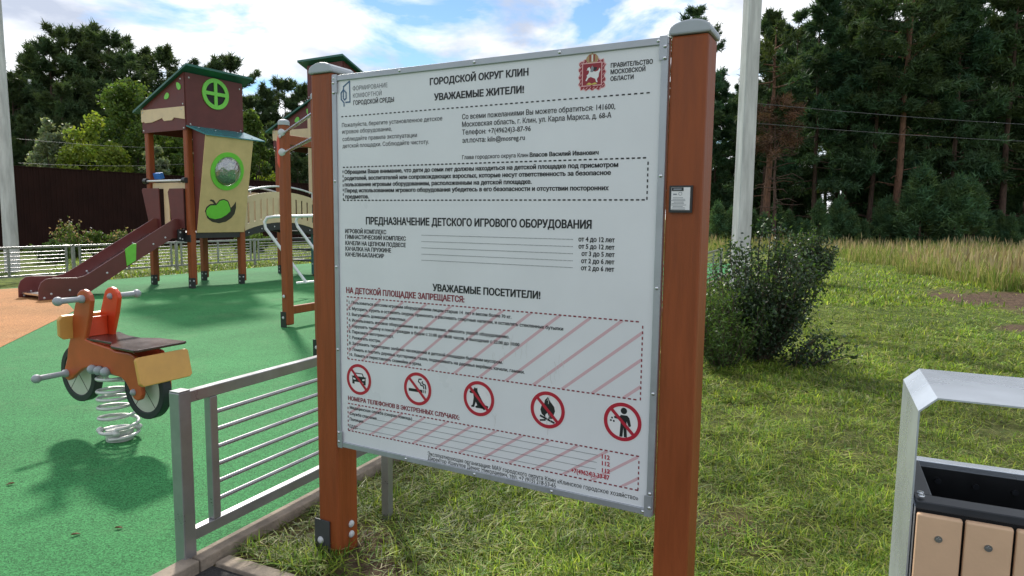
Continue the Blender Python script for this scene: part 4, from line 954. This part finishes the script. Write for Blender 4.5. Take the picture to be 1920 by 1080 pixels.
def coil(i):
    t = i / n_; a = t * turns * 2 * math.pi + 2.0
    zc = t; z = .030 + (.42) * (zc + .035 * math.sin(zc * 6.28 - 1.2))
    if t < .16: z = .030 + .42 * (t * .62)
    elif t > .86: z = .030 + .42 * (1 - (1 - t) * .62) - .0
    r_ = .112 + .004 * math.sin(t * 3)
    return (r_ * math.cos(a), r_ * math.sin(a), z)
p.tube([coil(i) for i in range(n_ + 1)], .0115, 9); p.build('spring', M['spring'], rider)
p = MB(); p.tube([(0, 0, .0), (0, 0, .075)], .082, 20)
for a_ in (.8, 2.4, 4.1): p.ball((.112 * math.cos(a_), .112 * math.sin(a_), .07), .024, UP, False, flat=.9)
p.build('spring_base', M['spring'], rider)

# ------------------------------------------------------------------ litter bin
ang = math.radians(-25)
tb = empty('litter_bin', (1.17, 1.68, LAWN), ang)      # local x = along the front, y = depth
tag(tb, 'silver steel litter bin with hooded top and beige slatted front on the grass', 'litter bin')
_c, _s2 = math.cos(ang), math.sin(ang)
A0 = V((.998, 1.6, 0)) - V(tb.location); A0 = V((A0.x * _c + A0.y * _s2, -A0.x * _s2 + A0.y * _c, -LAWN))
def bp(x, y, z): return V((A0.x + x, A0.y + y, z - LAWN))
Wd, Dp = .42, .36; zt, zs = 1.077, 1.040
hood = MB(); pth_ = [(0, .0), (0, zs), (.038, zt), (Wd - .038, zt), (Wd, zs), (Wd, 0.0)]
inner = [(.004, .0), (.004, zs - .002), (.040, zt - .004), (Wd - .040, zt - .004), (Wd - .004, zs - .002), (Wd - .004, 0)]
for k in range(5):
    o_, i_ = pth_, inner
    hood.prism([o_[k], o_[k + 1], i_[k + 1], i_[k]], bp(0, 0, 0), X, UP, Y, Dp)
hood.v = [tuple(v_) for v_ in hood.v]
hb = hood.build('hood', M['bin_steel'], tb)
for xx in (.007, Wd - .010):
    f = MB(); f.prism([(.0, .80), (.0, .0), (.03, 0), (.06, .80)], bp(xx, 0, 0), Y, UP, X, .003); f.build('side_flange', M['bin_steel'], hb)
rim = MB(); ri = .045; zr = .815
for (x0, x1, y0, y1) in ((.010, Wd - .010, -.004, .05), (.010, .05, .05, Dp - .035), (Wd - .05, Wd - .010, .05, Dp - .035)):
    rim.box(bp((x0 + x1) / 2, (y0 + y1) / 2, zr - .010), (x1 - x0, y1 - y0, .020))
rim.build('rim', M['bin_dark'], tb, bevel=.002)
rim2 = MB(); rim2.box(bp(Wd / 2, Dp - .0155, zr - .0095), (Wd - .02, .039, .021)); rim2.build('back_rim', M['bin_steel'], tb, bevel=.002)
ln = MB()
for (c_, s_q) in ((bp(Wd / 2, .052, .60), (Wd - .10, .004, .40)), (bp(Wd / 2, Dp - .037, .60), (Wd - .10, .004, .40)), (bp(.052, Dp / 2, .60), (.004, Dp - .094, .40)), (bp(Wd - .052, Dp / 2, .60), (.004, Dp - .094, .40)), (bp(Wd / 2, Dp / 2, .41), (Wd - .10, Dp - .09, .01))):
    ln.box(c_, s_q)
ln.build('liner', M['black'], tb)
for k in range(3):
    b = MB(); b.tube([bp(.10 + k * .09, Dp - .041, .765), bp(.10 + k * .09, Dp - .047, .765)], .008, 12); b.build('inner_bolt', M['bin_dark'], tb)
sw = (Wd - .024 - 3 * .006) / 4
for k in range(4):
    s = MB(); x0 = .012 + k * (sw + .006); s.box(bp(x0 + sw / 2, -.014, .42), (sw, .018, .74)); so2 = s.build('slat', M['bin_slat'], tb, bevel=.005)
    for z_ in (.735, .12):
        b = MB(); b.tube([bp(x0 + sw / 2, -.0225, z_), bp(x0 + sw / 2, -.0255, z_)], .0085, 14); b.box(bp(x0 + sw / 2, -.0258, z_), (.009, .001, .0022)); b.box(bp(x0 + sw / 2, -.0259, z_), (.0022, .001, .009)); b.build('screw', M['chrome'], so2)
bk = MB(); bk.box(bp(Wd / 2, .012, .40), (Wd - .02, .016, .79)); bk.box(bp(Wd / 2, Dp - .012, .40), (Wd - .02, .016, .79)); bk.build('body_sheet', M['black_void'], tb)
for (xx, yy, zz) in ((.022, .008, .827), (.022, .03, .827)):
    b = MB(); b.ball(bp(xx, yy, zz - .002), .008, UP, True, flat=.6); b.build('screw', M['chrome'], tb)

# ------------------------------------------------------------------ poles, wires, brown wall
lpole = empty('lamp_post', (-12.72, 17.0, -.1)); tag(lpole, 'tapering concrete lamp post beyond the long railing at left', 'lamp post')
p = MB(); p.tube([(0, 0, 0), (0, 0, 4.5), (0, 0, 9)], [.175, .150, .125], 10); p.sm = [False] * len(p.sm); p.build('shaft', M['concrete'], lpole, bevel=.01)
rpole = empty('lamp_post', (3.575, 10.5, -.1)); tag(rpole, 'square pale concrete lamp post rising behind the dark bush', 'lamp post')
p = MB(); b0, b1 = .118, .100
vs = [V((sx * b0, sy * b0 * .9, 0)) for sx, sy in ((-1, -1), (1, -1), (1, 1), (-1, 1))] + [V((sx * b1, sy * b1 * .9, 9)) for sx, sy in ((-1, -1), (1, -1), (1, 1), (-1, 1))]
Rz = Matrix.Rotation(math.radians(14), 3, 'Z')
p.add([Rz @ v_ for v_ in vs], [(0, 1, 2, 3), (4, 5, 6, 7), (0, 1, 5, 4), (1, 2, 6, 5), (2, 3, 7, 6), (3, 0, 4, 7)]); p.build('shaft', M['concrete'], rpole, bevel=.025)
def wire(a, b, sag, label):
    a, b = V(a), V(b); p = MB(); p.tube([a.lerp(b, i / 20) - UP * (sag * 4 * (i / 20) * (1 - i / 20)) for i in range(21)], .0045, 5); tag(p.build('power_line', M['black'], origin=a), label, 'power line')
wire((-12.4, 17.0, 3.3), (-16, 44, 6.4), .4, 'upper thin cable running from the left lamp post over the brown wall')
wire((-12.4, 17.0, 2.7), (-16, 44, 5.6), .4, 'lower thin cable running from the left lamp post over the brown wall')
wire((3.6, 10.6, 3.3), (44, 36, 7.8), .7, 'upper thin cable running past the forest from the right lamp post')
wire((3.6, 10.6, 3.0), (44, 36, 7.1), .7, 'lower thin cable running past the forest from the right lamp post')
wl = empty('sheet_metal_wall', (-19.7, 26.0, 0)); tag(wl, 'tall dark brown profiled metal wall behind the railing at left', 'wall')
wd = V((.53, .848, 0)); wn_ = V((.848, -.53, 0)); p = MB(); vs, fs = [], []; k = 0; a = -11.0
prof_ = [(0, 0), (.11, 0), (.13, .03), (.18, .03)]
line = []
while a < 21:
    for dx_, dn in prof_: line.append((a + dx_, dn))
    a += .20
for a_, n__ in line: vs += [wd * a_ + wn_ * n__ + UP * -.1, wd * a_ + wn_ * n__ + UP * 3.24]
fs = [(2 * i, 2 * i + 2, 2 * i + 3, 2 * i + 1) for i in range(len(line) - 1)]
p.add(vs, fs); so3 = p.build('sheet', M['wall_brown'], wl); sm_ = so3.modifiers.new('thick', 'SOLIDIFY'); sm_.thickness = .003
p = MB(); p.bar(wd * -11 + UP * 3.25 - wn_ * -.015, wd * 21 + UP * 3.25 - wn_ * -.015, .06, .04); p.build('cap_rail', M['wall_brown'], wl)

# ------------------------------------------------------------------ trees and bushes
def needle_crown(seed, H, base, R, nbr, ntuft, ntri, ln_, wd_, shape='cone', droop=-.1, rise=.25):
    r = np.random.default_rng(seed)
    t = np.sort(r.random(nbr)) ** .9
    z = base + (H - base) * t
    prof = (1 - t) ** .75 * .95 + .06 if shape == 'cone' else np.sqrt(np.clip(1 - (2 * (t * .86 + .05) - .82) ** 2, .03, 1))
    L = R * prof * (.55 + .6 * r.random(nbr)); az = np.arange(nbr) * 2.399 + r.normal(0, .5, nbr)
    el = droop + (rise - droop) * t + r.normal(0, .12, nbr)
    bd = np.stack([np.cos(az) * np.cos(el), np.sin(az) * np.cos(el), np.sin(el)], -1)
    s = np.sqrt(r.random((nbr, ntuft)) * .93 + .07)
    lat = np.stack([-np.sin(az), np.cos(az), np.zeros(nbr)], -1)
    c = np.stack([np.zeros(nbr), np.zeros(nbr), z], -1)[:, None] + bd[:, None] * (L[:, None] * s)[..., None]
    c += lat[:, None] * (r.normal(0, .17, (nbr, ntuft)) * L[:, None] * (1.15 - s))[..., None]
    c[..., 2] += r.normal(0, .10, (nbr, ntuft)) + .10 * L[:, None] * s ** 2
    tb_ = (.75 + .5 * r.random(nbr))[:, None] * (.75 + .5 * r.random((nbr, ntuft)))
    hue = r.normal(0, .08, (nbr, 1)) + r.normal(0, .05, (nbr, ntuft))
    c = c.reshape(-1, 3); tb_ = tb_.ravel(); hue = hue.ravel(); n = len(c)
    c = np.repeat(c, ntri, 0) + r.normal(0, .10, (n * ntri, 3)); m = len(c)
    d = r.normal(0, 1, (m, 3)) + np.repeat(bd, ntuft * ntri, 0) * .9; d[:, 2] += .25; d /= np.linalg.norm(d, axis=1)[:, None]
    e = np.cross(d, r.normal(0, 1, (m, 3))); e /= np.linalg.norm(e, axis=1)[:, None]
    l = ln_ * (.6 + .8 * r.random(m)); w = wd_ * (.6 + .8 * r.random(m))
    vs = np.stack([c - e * (w / 2)[:, None], c + e * (w / 2)[:, None], c + d * l[:, None]], 1).reshape(-1, 3)
    tint = np.stack([1 + hue, np.ones(n), 1 - hue], -1) * tb_[:, None]
    return vs, np.arange(3 * m).reshape(-1, 3), np.repeat(tint, 3 * ntri, 0), (z, L, bd)
def trunk_mb(H, r0, lean, br=None, seed=0, nb=14, top=.97):
    rr = random.Random(seed); p = MB(); k = 8
    pts = [V((lean * (i / k) ** 1.5 * H * .06 + rr.uniform(-.05, .05) * (i > 0), rr.uniform(-.05, .05) * (i > 0), H * top * i / k - (.15 if i == 0 else 0))) for i in range(k + 1)]
    p.tube(pts, [r0 * (1 - .86 * i / k) * (1.25 if i == 0 else 1) for i in range(k + 1)], 8)
    if br:
        z, L, bd = br
        for i in range(0, len(z), max(1, len(z) // nb)):
            a = V((0, 0, z[i])); p.tube([a, a + V(bd[i]) * L[i] * .5, a + V(bd[i]) * L[i] * .92 + UP * .08 * L[i]], [r0 * .22, r0 * .14, r0 * .05], 5, cap=False)
    return p
def pine(name, seed, H, base, R, nbr, ntuft, ntri, ln_, wd_, shape, droop, rise, leafm, barkm, r0=.2, lean=0, dead=0):
    root = empty(name)
    vs, tr, ti, br = needle_crown(seed, H, base, R, nbr, ntuft, ntri, ln_, wd_, shape, droop, rise)
    np_mesh('crown', vs, [], tr, M[leafm], ti, root)
    p = trunk_mb(H, r0, lean, br, seed, 22)
    rr = random.Random(seed + 5)
    for i in range(dead):
        z = rr.uniform(base * .35, base * 1.05); a = rr.uniform(0, 6.28); L = rr.uniform(.6, 1.8)
        p.tube([(0, 0, z), (math.cos(a) * L * .6, math.sin(a) * L * .6, z + rr.uniform(-.1, .25)), (math.cos(a) * L, math.sin(a) * L, z + rr.uniform(-.3, .2))], [.035, .022, .008], 4, cap=False)
    p.build('trunk', M[barkm], root)
    return root
def leafy(seed, clumps, per, lw, ll, spread, tipup=.2):
    """clumps: array of centres and radii; leaves are small quads spread through each clump"""
    r = np.random.default_rng(seed); c = np.asarray(clumps, float); n = len(c) * per
    d = r.normal(0, 1, (n, 3)); d /= np.linalg.norm(d, axis=1)[:, None]
    pos = np.repeat(c[:, :3], per, 0) + d * (np.repeat(c[:, 3], per) * r.random(n) ** .45 * spread)[:, None]
    a = r.normal(0, 1, (n, 3)); a[:, 2] += tipup; a /= np.linalg.norm(a, axis=1)[:, None]
    e = np.cross(a, r.normal(0, 1, (n, 3))); e /= np.linalg.norm(e, axis=1)[:, None]
    l = ll * (.6 + .7 * r.random(n)); w = lw * (.6 + .7 * r.random(n))
    vs = np.stack([pos - a * (l / 2)[:, None], pos + e * (w / 2)[:, None], pos + a * (l / 2)[:, None], pos - e * (w / 2)[:, None]], 1).reshape(-1, 3)
    tb_ = np.repeat(.75 + .5 * r.random(len(c)), per) * (.7 + .6 * r.random(n)); h_ = r.normal(0, .10, n)
    return vs, np.arange(4 * n).reshape(-1, 4), np.repeat(np.stack([1 + h_, np.ones(n), 1 - h_ * .5], -1) * tb_[:, None], 4, 0)
def broadleaf(name, seed, H, R, zc, rz, ncl, per, lw, ll, leafm, r0=.12, stems=5):
    root = empty(name); r = random.Random(seed); cl = []
    for i in range(ncl):
        while True:
            x, y, z = (r.uniform(-1, 1) for _ in range(3)); q_ = math.sqrt(x * x + y * y + z * z)
            if .35 < q_ < 1: break
        taper = 1 - .35 * max(0, z)
        cl.append((x * R * taper + r.uniform(-.1, .1) * R, y * R * taper, zc + z * rz, R * r.uniform(.16, .34)))
    vs, qs, ti = leafy(seed, cl, per, lw, ll, 1.0); np_mesh('crown', vs, qs, [], M[leafm], ti, root)
    p = MB()
    for k in range(stems):
        c_ = cl[(k * 7) % ncl]; p.tube([(r.uniform(-.1, .1), r.uniform(-.1, .1), -.1), (c_[0] * .35, c_[1] * .35, c_[2] * .5), c_[:3]], [r0, r0 * .65, r0 * .15], 6, cap=False)
    p.build('trunk', M['twig'], root)
    return root
def place(o, x, y, rz, s=1.0, z=-.1):
    o.location = (x, y, z); o.rotation_euler = (0, 0, rz); o.scale = (s, s, s)
def sp(px, Yy): return (px - 960) / 1256 * Yy
rt = random.Random(12)
# right hand forest
protoF = [pine('pine_tree', 101, 18, 4.2, 3.6, 80, 26, 14, .36, .085, 'cone', -.22, .5, 'pine', 'bark', .20, 0, 8),
          pine('pine_tree', 102, 17, 3.2, 3.9, 86, 26, 14, .38, .085, 'cone', -.30, .45, 'pine_blue', 'bark', .18, .4, 6),
          pine('pine_tree', 103, 19, 7.5, 3.2, 64, 28, 14, .36, .085, 'round', -.05, .55, 'pine', 'bark_orange', .24, -.4, 16),
          pine('pine_tree', 104, 18, 5.5, 3.0, 66, 26, 14, .36, .085, 'round', -.15, .5, 'pine_blue', 'bark', .2, .2, 12)]
used = [False] * 4
LF = ['dense dark green pine with drooping boughs at the forest edge', 'blue green broad pine with low boughs at the forest edge', 'tall pine with bare orange trunk and high round crown in the forest', 'slim dark pine with bare lower trunk in the forest']
spots = []
fr_ = [(1285, 47, 3, .86), (1335, 50, 1, .70), (1372, 54, 3, .66), (1425, 46, 0, .84), (1478, 50, 3, .90), (1520, 45, 1, .98), (1575, 47, 0, 1.0), (1625, 44, 1, 1.05), (1672, 42, 2, 1.06), (1725, 45, 0, 1.08), (1775, 43, 1, 1.02), (1820, 46, 3, 1.1), (1868, 43, 0, 1.08), (1915, 45, 1, 1.1), (1975, 44, 0, 1.1), (2040, 46, 3, 1.1)]
for px, Yy, k, s in fr_: spots.append((sp(px, Yy), Yy, k, s))
for row, (Yy, step, s) in enumerate(((54, 2.6, .98), (62, 3.0, 1.02), (72, 3.4, 1.05))):
    x = sp(1268, Yy)
    while x < sp(2050, Yy):
        lim = .62 if x / Yy < sp(1400, 1) else 1
        spots.append((x + rt.uniform(-.8, .8), Yy + rt.uniform(-2.5, 2.5), rt.randrange(4), s * rt.uniform(.85, 1.1) * (lim if row else lim * .98))); x += step * rt.uniform(.75, 1.25)
for (x, y, k, s) in spots:
    if used[k]: o = copy_tree(protoF[k])
    else: o = protoF[k]; used[k] = True
    place(o, x, y, rt.uniform(0, 6.28), s); tag(o, LF[k], 'pine tree', 'pines of the right hand forest')
# the half dead pine and the orange trunk at the left end of the forest
o = pine('pine_tree', 140, 13, 6.5, 2.0, 22, 20, 8, .45, .09, 'round', -.1, .4, 'pine', 'bark_orange', .26, .5, 22); place(o, sp(1432, 41), 41, 1.0); tag(o, 'pine with straight orange trunk beside the right lamp post', 'pine tree')
o = pine('pine_tree', 141, 8.4, 5.8, 2.2, 26, 16, 9, .34, .05, 'round', -.25, .15, 'dead', 'bark', .13, .8, 30); place(o, sp(1448, 40), 40, 2.0); tag(o, 'half dead pine with rusty brown needles near the right lamp post', 'pine tree')
# understorey of young pines
yp = pine('young_pine', 150, 3.0, .15, 1.15, 46, 14, 9, .26, .055, 'cone', .1, .9, 'young_pine', 'bark', .05); first = True
for i, px in enumerate(range(1345, 2010, 21)):
    Yy = 38.5 + rt.uniform(-1.5, 3); o = yp if first else copy_tree(yp); first = False
    big = 1.5 if 1700 < px < 1830 else 1.0
    place(o, sp(px + rt.uniform(-8, 8), Yy), Yy, rt.uniform(0, 6.28), rt.uniform(.45, .95) * big); tag(o, 'small bushy young pine at the foot of the forest edge', 'young pine', 'young pines along the forest edge')
for i in range(46):
    Yy = rt.uniform(47, 66); px = rt.uniform(1300, 2040); o = copy_tree(yp)
    place(o, sp(px, Yy), Yy, rt.uniform(0, 6.28), rt.uniform(1.1, 1.9)); tag(o, 'half grown pine filling the gaps between the trunks inside the forest', 'young pine', 'half grown pines inside the forest')
# left hand forest behind the brown wall
protoL = [pine('pine_tree', 201, 15, 4.5, 3.3, 74, 26, 14, .40, .09, 'round', -.12, .55, 'pine', 'bark', .22, 0, 10), pine('pine_tree', 202, 14, 3.5, 3.0, 70, 26, 14, .38, .09, 'cone', -.18, .5, 'pine', 'bark', .2, .3, 8)]
usedL = [False] * 2
LL = ['tall round crowned dark pine behind the brown wall', 'pointed dark pine behind the brown wall']
tops = [(-60, 150, 50), (-10, 130, 48), (40, 165, 46), (75, 110, 50), (112, 95, 47), (150, 72, 49), (190, 62, 50), (222, 80, 48), (255, 118, 46), (290, 105, 52), (325, 108, 54), (360, 150, 50), (415, 118, 60), (442, 120, 62), (475, 190, 56), (505, 165, 58), (540, 158, 60), (575, 170, 58), (620, 180, 60), (680, 190, 58), (740, 200, 60),
        (10, 190, 42), (130, 170, 43), (210, 165, 44), (300, 190, 45), (60, 230, 41), (400, 230, 48), (450, 240, 47), (520, 235, 48), (560, 250, 46)]
for i, (px, py, Yy) in enumerate(tops):
    k = 0 if i % 3 else 1; H = EYE + (400 - py) / 1256 * Yy
    if usedL[k]: o = copy_tree(protoL[k])
    else: o = protoL[k]; usedL[k] = True
    place(o, sp(px, Yy), Yy, rt.uniform(0, 6.28), H / (15.3 if k == 0 else 14.2)); tag(o, LL[k], 'pine tree', 'pines behind the brown wall')
for i in range(15):
    px = 775 + i * 33 + rt.uniform(-10, 10); Yy = rt.uniform(54, 64); k = i % 2; o = copy_tree(protoL[k])
    place(o, sp(px, Yy), Yy, rt.uniform(0, 6.28), rt.uniform(.68, .80)); tag(o, 'lower pine of the far tree line behind the notice board', 'pine tree', 'pines behind the notice board')
def bl(name, label, px, Yy, ptop, wpx, leafm, seed, ncl=70, per=110, lw=.13, ll=.2, zb=.3, cat='tree', group=None):
    H = EYE + (400 - ptop) / 1256 * Yy; R = wpx / 2 / 1256 * Yy
    o = broadleaf(name, seed, H, R, (H + zb) / 2, (H - zb) / 2 * .95, ncl, per, lw, ll, leafm, r0=min(.14, R * .06)); place(o, sp(px, Yy), Yy, rt.uniform(0, 6.28), 1, -.05); tag(o, label, cat, group); return o
bl('deciduous_tree', 'bright yellow green round tree over the brown wall', 188, 35, 222, 125, 'decid_bright', 301, 80, 130, zb=1.0)
bl('deciduous_tree', 'tall olive green tree behind the left edge of the play tower', 248, 39, 138, 120, 'decid', 302, 110, 130, zb=1.0)
bl('deciduous_tree', 'pale silvery willow left of the bright round tree', 118, 36, 215, 90, 'silver_leaf', 303, 60, 120, .10, .22, zb=1.0)
bl('deciduous_tree', 'mid green leafy tree seen through the opening of the play tower', 318, 38, 195, 110, 'decid', 304, 80, 130, zb=1.0)
bl('deciduous_tree', 'yellowish green tree right of the play tower', 480, 40, 198, 75, 'decid', 305, 70, 130, zb=.5)
bl('deciduous_tree', 'low bright green tree behind the arched bridge', 500, 41, 320, 90, 'decid_bright', 306, 50, 110, zb=.3)
bl('deciduous_tree', 'small silvery tree seen low through the tower opening', 300, 34, 262, 60, 'silver_leaf', 307, 50, 110, .10, .2, zb=1.0)
bl('green_shrub', 'low green shrub between the two reddish shrubs', 182, 23, 428, 46, 'decid', 313, 26, 90, .05, .08, zb=.0, cat='shrub')
bl('green_shrub', 'low dark green shrub behind the railing next to the left lamp post', 95, 20, 446, 70, 'bush_tip', 314, 30, 90, .05, .08, zb=.0, cat='shrub')
bl('green_shrub', 'low leafy shrub behind the railing under the bridge', 470, 27, 425, 70, 'decid', 315, 30, 90, .06, .09, zb=.0, cat='shrub')

# dark bush in front of the right lamp post: stems with leaves along them
def stem_bush(name, seed, nst, H, spread, leafn, lw, ll, leafm, tipm, lean=(0, 0)):
    r = np.random.default_rng(seed); root = empty(name); p = MB(); P_, T_ = [], []
    for i in range(nst):
        a = r.random() * 6.283; b = r.random() ** .55 * spread; h = H * (.42 + .62 * r.random()) * (1 - .38 * (b / spread) ** 2)
        b0_ = V((math.cos(a) * .10 * r.random(), math.sin(a) * .10 * r.random(), -.05))
        e_ = V((math.cos(a) * b + lean[0] * h, math.sin(a) * b + lean[1] * h, h)); m_ = (b0_ + e_) / 2 + V((math.cos(a) * b * .12, math.sin(a) * b * .12, h * .08))
        pts = [b0_, m_.lerp(b0_, .4), m_, m_.lerp(e_, .6) + V(r.normal(0, .02, 3)), e_ + V(r.normal(0, .03, 3))]
        p.tube(pts, [.011, .009, .007, .005, .002], 5, cap=False)
        for k in range(leafn):
            t = .10 + .9 * r.random() ** .8; f_ = t * 4; j = min(3, int(f_)); c_ = pts[j].lerp(pts[j + 1], f_ - j)
            side_ = r.normal(0, 1, 3); side_ *= r.random() * .15 / np.linalg.norm(side_); P_.append(np.array(c_) + side_); T_.append(t)
    P_ = np.array(P_); T_ = np.array(T_); P_[:, 2] = np.maximum(P_[:, 2], .02)
    vs, qs, ti = leafy(seed + 1, np.concatenate([P_, np.full((len(P_), 1), .012)], 1), 1, lw, ll, 1.0, .4)
    tip = T_ > .80 + .25 * r.random(len(T_))
    qa = qs[~tip]; qb = qs[tip]
    np_mesh('foliage', vs, qa, [], M[leafm], ti, root); fo = np_mesh('tip_foliage', vs, qb, [], M[tipm], ti, root)
    p.build('stem', M['twig'], root); return root
b = stem_bush('leafy_bush', 401, 104, 1.58, .60, 140, .026, .044, 'bush', 'bush_tip', (.02, 0)); place(b, 2.72, 7.25, 0, 1, LAWN); tag(b, 'large dark leaved bush with white glints in front of the right lamp post', 'bush')
b = stem_bush('leafy_bush', 402, 80, 1.40, .62, 90, .045, .07, 'bush', 'bush_tip'); place(b, sp(1522, 16.2), 16.2, 0, 1, LAWN); tag(b, 'smaller dark bush farther off to the right of the big bush', 'bush')
b = stem_bush('low_bush_branch', 403, 14, .42, .55, 60, .028, .045, 'bush', 'bush_tip', (.9, -.2)); place(b, 3.05, 7.0, 0, 1, LAWN); tag(b, 'low leafy shoots sprawling at the right foot of the big bush', 'bush')
b = stem_bush('feathery_weed', 404, 70, .95, .42, 110, .012, .055, 'weed', 'weed', (-.1, 0)); place(b, 2.22, 6.9, 0, 1, LAWN); tag(b, 'light green feathery weed clump between the right sign post and the bush', 'weed')

for (px, Yy, H_, sp_, sd_, lab) in ((138, 22.5, 1.35, .65, 411, 'reddish tipped shrub before the brown wall right of the left lamp post'), (232, 24, 1.05, .55, 412, 'smaller reddish shrub before the brown wall above the slide')):
    b = stem_bush('flowering_shrub', sd_, 46, H_, sp_, 60, .05, .075, 'decid', 'pink_bush'); place(b, sp(px, Yy), Yy, 0, 1, LAWN); tag(b, lab, 'shrub')

# fallen leaves on the rubber
rl = random.Random(3)
for (x, y, lab) in ((-1.86, 3.05, 'curled brown leaf on the green rubber left of the railing corner'), (-2.02, 2.98, 'small dry leaf on the green rubber near the curled leaf'), (-2.75, 3.55, 'tiny yellowish leaf on the green rubber below the spring rider')):
    p = MB(); L = rl.uniform(.018, .026); a = rl.uniform(0, 6.28); ax = V((math.cos(a), math.sin(a), 0)); ay = V((-math.sin(a), math.cos(a), 0))
    vs = [ax * -L, ax * -L * .3 + ay * L * .5 + UP * .008, ax * L * .5 + ay * L * .35 + UP * .010, ax * L + UP * .004, ax * L * .5 - ay * L * .35 + UP * .009, ax * -L * .3 - ay * L * .5 + UP * .006, ax * L * .1 + UP * .001]
    p.add([v_ + UP * .003 for v_ in vs], [(0, 6, 1), (1, 6, 2), (2, 6, 3), (3, 6, 4), (4, 6, 5), (5, 6, 0)]); o = p.build('fallen_leaf', M['dead_leaf']); o.location = (x, y, .001); tag(o, lab, 'leaf')
